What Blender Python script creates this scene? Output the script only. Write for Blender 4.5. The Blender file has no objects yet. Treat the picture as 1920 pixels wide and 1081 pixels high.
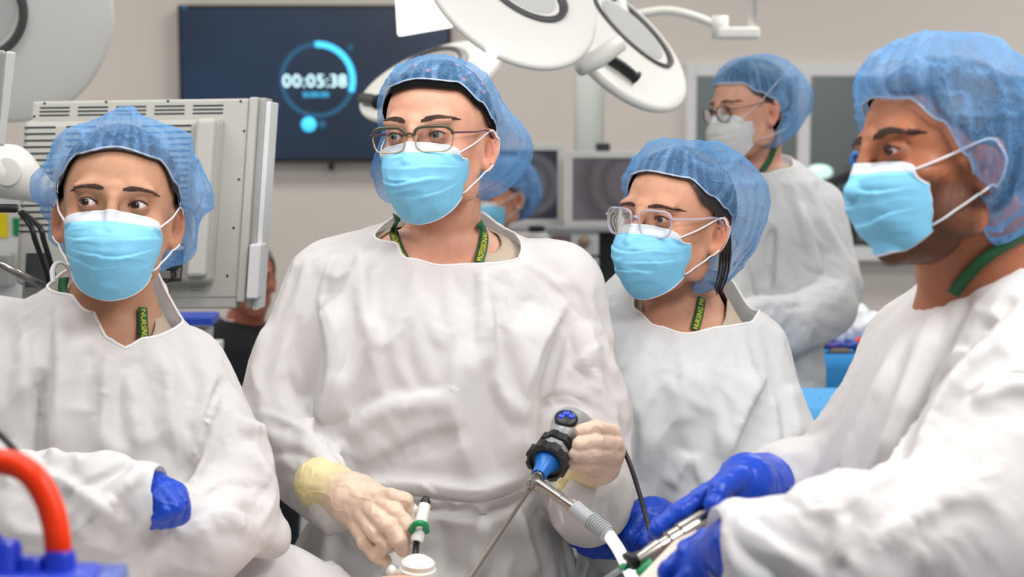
import bpy, math, random
import numpy as np
from mathutils import Vector, Matrix
from mathutils.bvhtree import BVHTree

SC = bpy.context.scene
COL = SC.collection
# ------------------------------------------------------------------ camera
FPX = 3200.0
PITCH = math.radians(6.07)
CAM = np.array([0.0, 0.0, 1.63])
FW = np.array([0, math.cos(PITCH), -math.sin(PITCH)])
UP = np.array([0, math.sin(PITCH), math.cos(PITCH)])
RT = np.array([1.0, 0, 0])
cd = bpy.data.cameras.new('camera')
cam = bpy.data.objects.new('camera', cd)
COL.objects.link(cam)
cam.location = CAM
cam.rotation_euler = (math.pi / 2 - PITCH, 0, 0)
cd.sensor_fit = 'HORIZONTAL'
cd.sensor_width = 36.0
cd.lens = FPX / 1920 * 36
cd.clip_start = 0.05
cd.dof.use_dof = True
cd.dof.focus_distance = 2.38
cd.dof.aperture_fstop = 60 / 11.5
SC.camera = cam
# ------------------------------------------------------------------ world, exposure, lights
SC.view_settings.view_transform = 'Standard'
SC.view_settings.look = 'None'
SC.view_settings.gamma = 1
SC.view_settings.exposure = -0.17
SC.cycles.max_bounces = 7
SC.cycles.diffuse_bounces = 3
SC.cycles.glossy_bounces = 3
SC.cycles.transmission_bounces = 4
SC.cycles.transparent_max_bounces = 12
SC.cycles.caustics_reflective = False
SC.cycles.caustics_refractive = False
w = bpy.data.worlds.new('world')
SC.world = w
w.use_nodes = True
w.node_tree.nodes['Background'].inputs[0].default_value = (0.93, 0.95, 1.0, 1)
w.node_tree.nodes['Background'].inputs[1].default_value = 0.36


def area(name, loc, size, power, target=None, color=(1, 1, 1), sy=None, spread=None):
    l = bpy.data.lights.new(name, 'AREA')
    l.energy = power
    l.color = color
    l.shape = 'RECTANGLE'
    l.size = size
    l.size_y = sy or size
    if spread:
        l.spread = spread
    o = bpy.data.objects.new(name, l)
    COL.objects.link(o)
    o.location = loc
    if target is not None:
        o.rotation_euler = (Vector(target) - Vector(loc)).to_track_quat('-Z', 'Y').to_euler()
    return o


for (x, y, e) in ((-1.3, 1.9, 22), (1.4, 1.9, 26), (-1.3, 4.3, 22), (1.4, 4.3, 32), (0.0, 6.2, 24), (2.6, 6.2, 22), (-2.6, 6.2, 20)):
    area('ceiling_light', (x, y, 2.96), 1.2, e, color=(1.0, 0.985, 0.96), sy=0.6)
area('operating_light', (0.95, 0.9, 2.5), 0.45, 24, (0.55, 1.75, 1.0), sy=0.45)
area('operating_light', (-0.45, 1.0, 2.6), 0.45, 8, (0.0, 2.3, 1.2), sy=0.45)
area('operating_light', (-0.1, 2.1, 2.45), 0.5, 7, (-0.2, 2.2, 1.0), sy=0.5)

# ------------------------------------------------------------------ helpers


def P(px, py, d):
    r = (px - 960) / FPX * RT + (540.5 - py) / FPX * UP + FW
    return CAM + r * (d / r[1])


def topix(X):
    D = np.asarray(X) - CAM
    z = D @ FW
    return 960 + FPX * (D @ RT) / z, 540.5 - FPX * (D @ UP) / z


_rng = np.random.RandomState(7)
_perm = _rng.permutation(256)
_perm = np.concatenate([_perm, _perm]).astype(np.int32)
_val = _rng.rand(256).astype(np.float32) * 2 - 1


def noise(p, s=1.0, seed=0):
    """smooth value noise, p (n,3), in -1..1"""
    q = np.asarray(p, dtype=np.float64) * s + seed * 17.31
    i = np.floor(q).astype(np.int64)
    f = (q - i)
    f = f * f * f * (f * (f * 6 - 15) + 10)
    i &= 255
    out = 0
    for dx in (0, 1):
        wx = f[:, 0] if dx else 1 - f[:, 0]
        a = _perm[(i[:, 0] + dx) & 255]
        for dy in (0, 1):
            wy = f[:, 1] if dy else 1 - f[:, 1]
            b = _perm[(a + i[:, 1] + dy) & 255]
            for dz in (0, 1):
                wz = f[:, 2] if dz else 1 - f[:, 2]
                out = out + wx * wy * wz * _val[_perm[(b + i[:, 2] + dz) & 255]]
    return out


def sstep(a, b, x):
    t = np.clip((x - a) / (b - a), 0, 1)
    return t * t * (3 - 2 * t)


def props(o, label=None, cat=None, group=None, kind=None):
    if label: o['label'] = label
    if cat: o['category'] = cat
    if group: o['group'] = group
    if kind: o['kind'] = kind
    return o


def mesh(name, V, F, mat=None, parent=None, smooth=True, col=None, mats=None, midx=None, uv=None):
    me = bpy.data.meshes.new(name)
    if isinstance(F, np.ndarray):
        k = F.shape[1]
        V = np.asarray(V, dtype=np.float32)
        me.vertices.add(len(V))
        me.vertices.foreach_set('co', V.ravel())
        me.loops.add(F.size)
        me.loops.foreach_set('vertex_index', F.astype(np.int32).ravel())
        me.polygons.add(len(F))
        me.polygons.foreach_set('loop_start', np.arange(len(F), dtype=np.int32) * k)
        me.update(calc_edges=True)
    else:
        me.from_pydata([tuple(v) for v in V], [], [tuple(f) for f in F])
    for m in (mats or [mat]):
        if m: me.materials.append(m)
    if midx is not None:
        me.polygons.foreach_set('material_index', np.asarray(midx, dtype=np.int32))
    if col is not None:
        a = me.color_attributes.new('Col', 'FLOAT_COLOR', 'POINT')
        c = np.ones((len(V), 4), dtype=np.float32)
        c[:, :3] = col
        a.data.foreach_set('color', c.ravel())
    if uv is not None:
        u = me.uv_layers.new(name='UVMap')
        li = np.empty(len(me.loops), dtype=np.int32)
        me.loops.foreach_get('vertex_index', li)
        u.data.foreach_set('uv', np.asarray(uv, dtype=np.float32)[li].ravel())
    me.polygons.foreach_set('use_smooth', [smooth] * len(me.polygons))
    me.update()
    o = bpy.data.objects.new(name, me)
    COL.objects.link(o)
    if parent is not None:
        o.parent = parent
        bpy.context.view_layer.update()
        o.matrix_parent_inverse = parent.matrix_world.inverted()
    return o


def empty(name, loc=(0, 0, 0), parent=None):
    o = bpy.data.objects.new(name, None)
    COL.objects.link(o)
    o.location = Vector(loc)
    o.empty_display_size = 0.05
    return o


def merge(parts):
    Vs, Fs, n = [], [], 0
    for V, F in parts:
        V = np.asarray(V, dtype=float)
        Vs.append(V)
        Fs += [tuple(int(i) + n for i in f) for f in F]
        n += len(V)
    return np.concatenate(Vs), Fs


def frame_of(d):
    d = np.asarray(d, float)
    d = d / np.linalg.norm(d)
    a = np.array([0, 0, 1.0]) if abs(d[2]) < 0.9 else np.array([1.0, 0, 0])
    u = np.cross(a, d); u /= np.linalg.norm(u)
    return u, np.cross(d, u), d


def smooth_path(pts, n=8):
    """Catmull-Rom through points of any dimension"""
    p = np.asarray(pts, float)
    if len(p) < 3: return p
    q = np.vstack([2 * p[0] - p[1], p, 2 * p[-1] - p[-2]])
    out = []
    for i in range(1, len(q) - 2):
        for t in np.linspace(0, 1, n, endpoint=False):
            a, b, c, d = q[i - 1], q[i], q[i + 1], q[i + 2]
            out.append(0.5 * (2 * b + (c - a) * t + (2 * a - 5 * b + 4 * c - d) * t * t + (3 * b - a - 3 * c + d) * t ** 3))
    out.append(p[-1])
    return np.array(out)


def tube(pts, r, seg=10, closed=False, caps=True, flat=None, flatdir=None):
    pts = np.asarray(pts, float)
    n = len(pts)
    r = np.broadcast_to(np.asarray(r, float), (n,))
    T = np.roll(pts, -1, 0) - np.roll(pts, 1, 0) if closed else np.gradient(pts, axis=0)
    T /= np.linalg.norm(T, axis=1)[:, None] + 1e-12
    u, v, _ = frame_of(T[0])
    V = []
    ang = np.linspace(0, 2 * math.pi, seg, endpoint=False)
    for i in range(n):
        if flatdir is not None:
            fd = flatdir[i] if np.ndim(flatdir) == 2 else np.asarray(flatdir, float)
            u = np.cross(fd, T[i])
        u = u - T[i] * (u @ T[i])
        u /= np.linalg.norm(u) + 1e-12
        v = np.cross(T[i], u)
        k = flat if flat else 1
        V.append(pts[i] + r[i] * (np.cos(ang)[:, None] * u + k * np.sin(ang)[:, None] * v))
    V = np.concatenate(V)
    F = []
    m = n if closed else n - 1
    for i in range(m):
        a, b = i * seg, ((i + 1) % n) * seg
        for j in range(seg):
            k = (j + 1) % seg
            F.append((a + j, a + k, b + k, b + j))
    if caps and not closed:
        F.append(tuple(range(seg))[::-1])
        F.append(tuple(range((n - 1) * seg, n * seg)))
    return V, F


def lathe(A, d, prof, seg=28, squash=None):
    """prof: list of (t along axis, radius) in metres"""
    A = np.asarray(A, float)
    u, v, d = frame_of(d)
    ang = np.linspace(0, 2 * math.pi, seg, endpoint=False)
    V = []
    for t, r in prof:
        rr = r
        V.append(A + d * t + rr * (np.cos(ang)[:, None] * u + np.sin(ang)[:, None] * v))
    V = np.concatenate(V)
    F = []
    for i in range(len(prof) - 1):
        for j in range(seg):
            k = (j + 1) % seg
            F.append((i * seg + j, i * seg + k, (i + 1) * seg + k, (i + 1) * seg + j))
    F.append(tuple(range(seg))[::-1])
    F.append(tuple(range((len(prof) - 1) * seg, len(prof) * seg)))
    return V, F


def box(c, s, R=None):
    c = np.asarray(c, float)
    s = np.asarray(s, float) / 2
    V = np.array([[x, y, z] for x in (-1, 1) for y in (-1, 1) for z in (-1, 1)]) * s
    if R is not None:
        V = V @ np.asarray(R).T
    F = [(0, 1, 3, 2), (4, 6, 7, 5), (0, 4, 5, 1), (2, 3, 7, 6), (0, 2, 6, 4), (1, 5, 7, 3)]
    return V + c, F


def bevel(o, wdt=0.004, seg=2):
    m = o.modifiers.new('bevel', 'BEVEL')
    m.width = wdt
    m.segments = seg
    m.limit_method = 'ANGLE'
    return o


# ---- signed distance shapes on a grid
class Grid:
    def __init__(s, lo, hi, h, M=None, T=None):
        s.lo, s.h = np.asarray(lo, float), h
        n = [int(math.ceil((b - a) / h)) + 1 for a, b in zip(lo, hi)]
        ax = [(lo[i] + h * np.arange(n[i])).astype(np.float32) for i in range(3)]
        s.X, s.Y, s.Z = ax[0][:, None, None], ax[1][None, :, None], ax[2][None, None, :]
        s.n = n
        s.D = np.full(n, 9.0 * h * 50, dtype=np.float32)

    def dist_capsule(s, a, b, ra, rb):
        a = np.asarray(a, float); b = np.asarray(b, float)
        ba = b - a
        L = float(ba @ ba) + 1e-12
        x, y, z = s.X - a[0], s.Y - a[1], s.Z - a[2]
        t = np.clip((x * ba[0] + y * ba[1] + z * ba[2]) / L, 0, 1).astype(np.float32)
        return np.sqrt((x - ba[0] * t) ** 2 + (y - ba[1] * t) ** 2 + (z - ba[2] * t) ** 2) - (ra + (rb - ra) * t)

    def dist_ell(s, c, r, R=None):
        x, y, z = s.X - c[0], s.Y - c[1], s.Z - c[2]
        if R is not None:
            R = np.asarray(R)
            x, y, z = (R[0, 0] * x + R[1, 0] * y + R[2, 0] * z, R[0, 1] * x + R[1, 1] * y + R[2, 1] * z,
                       R[0, 2] * x + R[1, 2] * y + R[2, 2] * z)
        k0 = np.sqrt((x / r[0]) ** 2 + (y / r[1]) ** 2 + (z / r[2]) ** 2)
        k1 = np.sqrt((x / r[0] ** 2) ** 2 + (y / r[1] ** 2) ** 2 + (z / r[2] ** 2) ** 2)
        return (k0 * (k0 - 1) / (k1 + 1e-9)).astype(np.float32)

    def add(s, d, k=0.0):
        if k <= 0:
            s.D = np.minimum(s.D, d)
        else:
            h = np.clip(0.5 + 0.5 * (s.D - d) / k, 0, 1)
            s.D = (s.D * (1 - h) + d * h - k * h * (1 - h)).astype(np.float32)

    def sub(s, d, k=0.0):
        if k <= 0:
            s.D = np.maximum(s.D, -d)
        else:
            h = np.clip(0.5 - 0.5 * (s.D + d) / k, 0, 1)
            s.D = (s.D * (1 - h) - d * h + k * h * (1 - h)).astype(np.float32)

    def chain(s, pts, k):
        for a, b in zip(pts[:-1], pts[1:]):
            s.add(s.dist_capsule(a[0], b[0], a[1], b[1]), k)

    def net(s):
        D = s.D
        nx, ny, nz = s.n
        ins = D < 0
        cnt = np.zeros((nx - 1, ny - 1, nz - 1), dtype=np.int8)
        sl = [slice(0, -1), slice(1, None)]
        for i in (0, 1):
            for j in (0, 1):
                for k in (0, 1):
                    cnt += ins[sl[i], sl[j], sl[k]]
        act = (cnt > 0) & (cnt < 8)
        idx = -np.ones(act.shape, dtype=np.int64)
        c = np.argwhere(act)
        idx[act] = np.arange(len(c))
        acc = np.zeros((len(c), 3)); num = np.zeros(len(c))
        corner = {}
        for i in (0, 1):
            for j in (0, 1):
                for k in (0, 1):
                    corner[(i, j, k)] = D[c[:, 0] + i, c[:, 1] + j, c[:, 2] + k].astype(float)
        for ax in range(3):
            o1, o2 = [a for a in range(3) if a != ax]
            for u in (0, 1):
                for v in (0, 1):
                    a = [0, 0, 0]; a[o1] = u; a[o2] = v
                    b = list(a); b[ax] = 1
                    da, db = corner[tuple(a)], corner[tuple(b)]
                    m = (da < 0) != (db < 0)
                    t = np.where(m, da / np.where(m, da - db, 1), 0)
                    q = np.tile(np.array(a, float), (len(c), 1))
                    q[:, ax] = t
                    acc += q * m[:, None]
                    num += m
        V = (c + acc / np.maximum(num, 1)[:, None]) * s.h + s.lo
        Fs = []
        for ax in range(3):
            o1, o2 = [(1, 2), (2, 0), (0, 1)][ax]
            A = np.take(ins, range(s.n[ax] - 1), axis=ax)
            B = np.take(ins, range(1, s.n[ax]), axis=ax)
            e = np.argwhere(A != B)
            e = e[(e[:, o1] > 0) & (e[:, o2] > 0) & (e[:, o1] < s.n[o1] - 1) & (e[:, o2] < s.n[o2] - 1)]
            q = []
            for (u, v) in ((0, 0), (1, 0), (1, 1), (0, 1)):
                f = e.copy(); f[:, o1] -= u; f[:, o2] -= v
                q.append(idx[f[:, 0], f[:, 1], f[:, 2]])
            q = np.array(q).T
            flip = ~A[e[:, 0], e[:, 1], e[:, 2]]
            q[flip] = q[flip][:, ::-1]
            Fs.append(q)
        F = np.concatenate(Fs)
        F = F[(F >= 0).all(1)]
        return V, F


def normals(V, F):
    n = np.cross(V[F[:, 2]] - V[F[:, 0]], V[F[:, 3 if F.shape[1] == 4 else 1]] - V[F[:, 1 if F.shape[1] == 4 else 0]])
    if F.shape[1] == 3:
        n = np.cross(V[F[:, 1]] - V[F[:, 0]], V[F[:, 2]] - V[F[:, 0]])
    N = np.zeros_like(V)
    for k in range(F.shape[1]):
        np.add.at(N, F[:, k], n)
    return N / (np.linalg.norm(N, axis=1)[:, None] + 1e-12)


def relax(V, F, it=3, lam=0.5):
    n = len(V)
    E = np.concatenate([F[:, [i, (i + 1) % F.shape[1]]] for i in range(F.shape[1])])
    for _ in range(it):
        S = np.zeros_like(V); c = np.zeros(n)
        np.add.at(S, E[:, 0], V[E[:, 1]]); np.add.at(c, E[:, 0], 1)
        np.add.at(S, E[:, 1], V[E[:, 0]]); np.add.at(c, E[:, 1], 1)
        V = V + lam * (S / np.maximum(c, 1)[:, None] - V)
    return V


def clip(V, F, g):
    """keep g<0; returns verts, tris and the ordered boundary loops of the cut"""
    if F.shape[1] == 4:
        F = np.concatenate([F[:, [0, 1, 2]], F[:, [0, 2, 3]]])
    g = g.copy(); g[np.abs(g) < 1e-7] = 1e-7
    ins = g[F] < 0
    k = ins.sum(1)
    keep = [F[k == 3]]
    newV, cache, out, edges = list(), {}, [], []
    base = len(V)

    def cut(a, b):
        key = (a, b) if a < b else (b, a)
        if key not in cache:
            t = g[a] / (g[a] - g[b])
            cache[key] = base + len(newV)
            newV.append(V[a] + t * (V[b] - V[a]))
        return cache[key]
    for f, m, kk in zip(F[(k == 1) | (k == 2)], ins[(k == 1) | (k == 2)], k[(k == 1) | (k == 2)]):
        f = [int(x) for x in f]
        if kk == 1:
            i = int(np.argmax(m)); a, b, c = f[i], f[(i + 1) % 3], f[(i + 2) % 3]
            p, q = cut(a, b), cut(a, c)
            out.append((a, p, q)); edges.append((p, q))
        else:
            i = int(np.argmin(m)); a, b, c = f[i], f[(i + 1) % 3], f[(i + 2) % 3]
            p, q = cut(a, b), cut(a, c)
            out.append((p, b, c)); out.append((p, c, q)); edges.append((q, p))
    W = np.concatenate([V, np.array(newV)]) if newV else V
    T = np.concatenate([keep[0], np.array(out, dtype=np.int64)]) if out else keep[0]
    used = np.zeros(len(W), bool); used[T.ravel()] = True
    mp = np.cumsum(used) - 1
    loops = []
    nxt = {a: b for a, b in edges}
    while nxt:
        s0 = next(iter(nxt)); lp = [s0]; cur = nxt.pop(s0)
        while cur in nxt:
            lp.append(cur); cur = nxt.pop(cur)
        if len(lp) > 12:
            loops.append(W[lp])
    return W[used], mp[T], sorted(loops, key=lambda l: -len(l))


# ------------------------------------------------------------------ materials
def srgb(*c):
    c = [x / 255 for x in c]
    return tuple(x / 12.92 if x <= 0.04045 else ((x + 0.055) / 1.055) ** 2.4 for x in c)


class NT:
    def __init__(s, name):
        s.m = bpy.data.materials.new(name)
        s.m.use_nodes = True
        s.t = s.m.node_tree
        s.b = s.t.nodes['Principled BSDF']
        s.out = s.t.nodes['Material Output']

    def n(s, typ, **k):
        o = s.t.nodes.new(typ)
        for a, v in k.items():
            setattr(o, a, v)
        return o

    def l(s, a, b):
        s.t.links.new(a, b)

    def val(s, sock, v):
        s.b.inputs[sock].default_value = v


def mat(name, c, rough=0.5, metal=0.0, bump=0.0, bscale=60, spec=None, var=0.0, emit=None, alpha=None, trans=None, coat=None):
    t = NT(name)
    t.val('Base Color', (*c, 1)); t.val('Roughness', rough); t.val('Metallic', metal)
    if spec is not None: t.val('Specular IOR Level', spec)
    if coat: t.val('Coat Weight', coat)
    tc = t.n('ShaderNodeTexCoord')
    if var:
        nz = t.n('ShaderNodeTexNoise'); nz.inputs['Scale'].default_value = bscale * 0.35
        nz.inputs['Detail'].default_value = 4
        t.l(tc.outputs['Object'], nz.inputs['Vector'])
        r = t.n('ShaderNodeMapRange'); r.inputs['To Min'].default_value = 1 - var; r.inputs['To Max'].default_value = 1 + var
        t.l(nz.outputs['Fac'], r.inputs['Value'])
        mx = t.n('ShaderNodeMix', data_type='RGBA', blend_type='MULTIPLY'); mx.inputs[0].default_value = 1
        mx.inputs[6].default_value = (*c, 1)
        t.l(r.outputs[0], mx.inputs[7]); t.l(mx.outputs[2], t.b.inputs['Base Color'])
    if bump:
        nz = t.n('ShaderNodeTexNoise'); nz.inputs['Scale'].default_value = bscale; nz.inputs['Detail'].default_value = 3
        t.l(tc.outputs['Object'], nz.inputs['Vector'])
        b = t.n('ShaderNodeBump'); b.inputs['Strength'].default_value = bump; b.inputs['Distance'].default_value = 0.002
        t.l(nz.outputs['Fac'], b.inputs['Height']); t.l(b.outputs[0], t.b.inputs['Normal'])
    if emit:
        t.val('Emission Color', (*c, 1)); t.val('Emission Strength', emit)
    if alpha is not None: t.val('Alpha', alpha)
    if trans is not None: t.val('Transmission Weight', trans)
    return t.m


def skin_mat():
    t = NT('skin')
    at = t.n('ShaderNodeAttribute', attribute_name='Col')
    tc = t.n('ShaderNodeTexCoord')
    nz = t.n('ShaderNodeTexNoise'); nz.inputs['Scale'].default_value = 90; nz.inputs['Detail'].default_value = 6
    t.l(tc.outputs['Object'], nz.inputs['Vector'])
    r = t.n('ShaderNodeMapRange'); r.inputs['To Min'].default_value = .86; r.inputs['To Max'].default_value = 1.14
    t.l(nz.outputs['Fac'], r.inputs['Value'])
    mx = t.n('ShaderNodeMix', data_type='RGBA', blend_type='MULTIPLY'); mx.inputs[0].default_value = 1
    t.l(at.outputs['Color'], mx.inputs[6]); t.l(r.outputs[0], mx.inputs[7])
    t.l(mx.outputs[2], t.b.inputs['Base Color'])
    t.val('Roughness', .5); t.val('Specular IOR Level', .35)
    t.val('Subsurface Weight', .12); t.val('Subsurface Radius', (0.9, .35, .2)); t.val('Subsurface Scale', .006)
    n2 = t.n('ShaderNodeTexNoise'); n2.inputs['Scale'].default_value = 700; n2.inputs['Detail'].default_value = 2
    t.l(tc.outputs['Object'], n2.inputs['Vector'])
    b = t.n('ShaderNodeBump'); b.inputs['Strength'].default_value = .25; b.inputs['Distance'].default_value = .0006
    t.l(n2.outputs['Fac'], b.inputs['Height']); t.l(b.outputs[0], t.b.inputs['Normal'])
    return t.m


def gown_mat(name, c, tr=0.25):
    """white nonwoven cloth: matte, slightly translucent, faintly crumpled"""
    t = NT(name)
    tc = t.n('ShaderNodeTexCoord')
    t.val('Base Color', (*c, 1)); t.val('Roughness', .75); t.val('Specular IOR Level', .2)
    a = t.n('ShaderNodeTexNoise'); a.inputs['Scale'].default_value = 5; a.inputs['Detail'].default_value = 2
    t.l(tc.outputs['Object'], a.inputs['Vector'])
    wp = t.n('ShaderNodeVectorMath', operation='MULTIPLY_ADD'); wp.inputs[1].default_value = (.22, .22, .22)
    t.l(a.outputs['Color'], wp.inputs[0]); t.l(tc.outputs['Object'], wp.inputs[2])
    mp = t.n('ShaderNodeMapping'); mp.inputs['Scale'].default_value = (1.2, 1.2, .8); mp.inputs['Rotation'].default_value = (.3, .5, .2)
    t.l(wp.outputs[0], mp.inputs[0])
    vo = t.n('ShaderNodeTexVoronoi', feature='DISTANCE_TO_EDGE'); vo.inputs['Scale'].default_value = 9
    t.l(mp.outputs[0], vo.inputs['Vector'])
    v2 = t.n('ShaderNodeTexVoronoi', feature='DISTANCE_TO_EDGE'); v2.inputs['Scale'].default_value = 21
    t.l(mp.outputs[0], v2.inputs['Vector'])
    md = t.n('ShaderNodeTexNoise'); md.inputs['Scale'].default_value = 4; t.l(tc.outputs['Object'], md.inputs['Vector'])
    rm = t.n('ShaderNodeMapRange'); rm.inputs['From Min'].default_value = .42; rm.inputs['From Max'].default_value = .68; t.l(md.outputs['Fac'], rm.inputs['Value'])
    sm = t.n('ShaderNodeMath', operation='MULTIPLY_ADD'); sm.inputs[1].default_value = .5
    t.l(v2.outputs['Distance'], sm.inputs[0]); t.l(vo.outputs['Distance'], sm.inputs[2])
    ab = t.n('ShaderNodeMath', operation='MULTIPLY'); t.l(sm.outputs[0], ab.inputs[0]); t.l(rm.outputs[0], ab.inputs[1])
    f = t.n('ShaderNodeTexNoise'); f.inputs['Scale'].default_value = 900; f.inputs['Detail'].default_value = 2
    t.l(tc.outputs['Object'], f.inputs['Vector'])
    b1 = t.n('ShaderNodeBump'); b1.inputs['Strength'].default_value = .3; b1.inputs['Distance'].default_value = .014
    t.l(ab.outputs[0], b1.inputs['Height'])
    b2 = t.n('ShaderNodeBump'); b2.inputs['Strength'].default_value = .3; b2.inputs['Distance'].default_value = .0005
    t.l(f.outputs['Fac'], b2.inputs['Height']); t.l(b1.outputs[0], b2.inputs['Normal'])
    t.l(b2.outputs[0], t.b.inputs['Normal'])
    tl = t.n('ShaderNodeBsdfTranslucent'); tl.inputs[0].default_value = (*c, 1)
    t.l(b2.outputs[0], tl.inputs['Normal'])
    mx = t.n('ShaderNodeMixShader'); mx.inputs[0].default_value = tr
    t.l(t.b.outputs[0], mx.inputs[1]); t.l(tl.outputs[0], mx.inputs[2]); t.l(mx.outputs[0], t.out.inputs[0])
    return t.m


def cap_mat(name, c, lo=.16, hi=.5):
    """thin fibrous see-through bouffant cloth"""
    t = NT(name)
    tc = t.n('ShaderNodeTexCoord')
    t.val('Base Color', (*c, 1)); t.val('Roughness', .7); t.val('Specular IOR Level', .25)
    wv = t.n('ShaderNodeTexNoise'); wv.inputs['Scale'].default_value = 220; wv.inputs['Detail'].default_value = 4
    wv.inputs['Distortion'].default_value = 2.0
    t.l(tc.outputs['Object'], wv.inputs['Vector'])
    s = t.n('ShaderNodeMath', operation='SUBTRACT'); s.inputs[1].default_value = .5
    t.l(wv.outputs['Fac'], s.inputs[0])
    ab = t.n('ShaderNodeMath', operation='ABSOLUTE'); t.l(s.outputs[0], ab.inputs[0])
    r = t.n('ShaderNodeMapRange'); r.inputs['From Min'].default_value = 0; r.inputs['From Max'].default_value = .1
    r.inputs['To Min'].default_value = hi; r.inputs['To Max'].default_value = lo
    t.l(ab.outputs[0], r.inputs['Value'])
    at = t.n('ShaderNodeAttribute', attribute_name='Col')      # doubled cloth in gathered pleats is denser
    ad = t.n('ShaderNodeMath', operation='ADD', use_clamp=True)
    t.l(r.outputs[0], ad.inputs[0]); t.l(at.outputs['Fac'], ad.inputs[1])
    cm = t.n('ShaderNodeMix', data_type='RGBA'); cm.inputs[6].default_value = (*c, 1)
    cm.inputs[7].default_value = (*[min(1, x * .5 + .45) for x in c], 1)
    k_ = t.n('ShaderNodeMath', operation='MULTIPLY', use_clamp=True); k_.inputs[1].default_value = .8
    t.l(at.outputs['Fac'], k_.inputs[0]); t.l(k_.outputs[0], cm.inputs[0]); t.l(cm.outputs[2], t.b.inputs['Base Color'])
    lw = t.n('ShaderNodeLayerWeight'); lw.inputs[0].default_value = .35
    ml = t.n('ShaderNodeMath', operation='MULTIPLY_ADD', use_clamp=True); ml.inputs[1].default_value = .3
    t.l(lw.outputs['Facing'], ml.inputs[0]); t.l(ad.outputs[0], ml.inputs[2])
    tl = t.n('ShaderNodeBsdfTranslucent'); t.l(cm.outputs[2], tl.inputs[0])
    mx = t.n('ShaderNodeMixShader'); mx.inputs[0].default_value = .35
    t.l(t.b.outputs[0], mx.inputs[1]); t.l(tl.outputs[0], mx.inputs[2])
    tp = t.n('ShaderNodeBsdfTransparent')
    m2 = t.n('ShaderNodeMixShader')
    t.l(ml.outputs[0], m2.inputs[0]); t.l(tp.outputs[0], m2.inputs[1]); t.l(mx.outputs[0], m2.inputs[2])
    t.l(m2.outputs[0], t.out.inputs[0])
    bb = t.n('ShaderNodeBump'); bb.inputs['Strength'].default_value = .4; bb.inputs['Distance'].default_value = .001
    t.l(wv.outputs['Fac'], bb.inputs['Height']); t.l(bb.outputs[0], t.b.inputs['Normal'])
    return t.m


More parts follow.
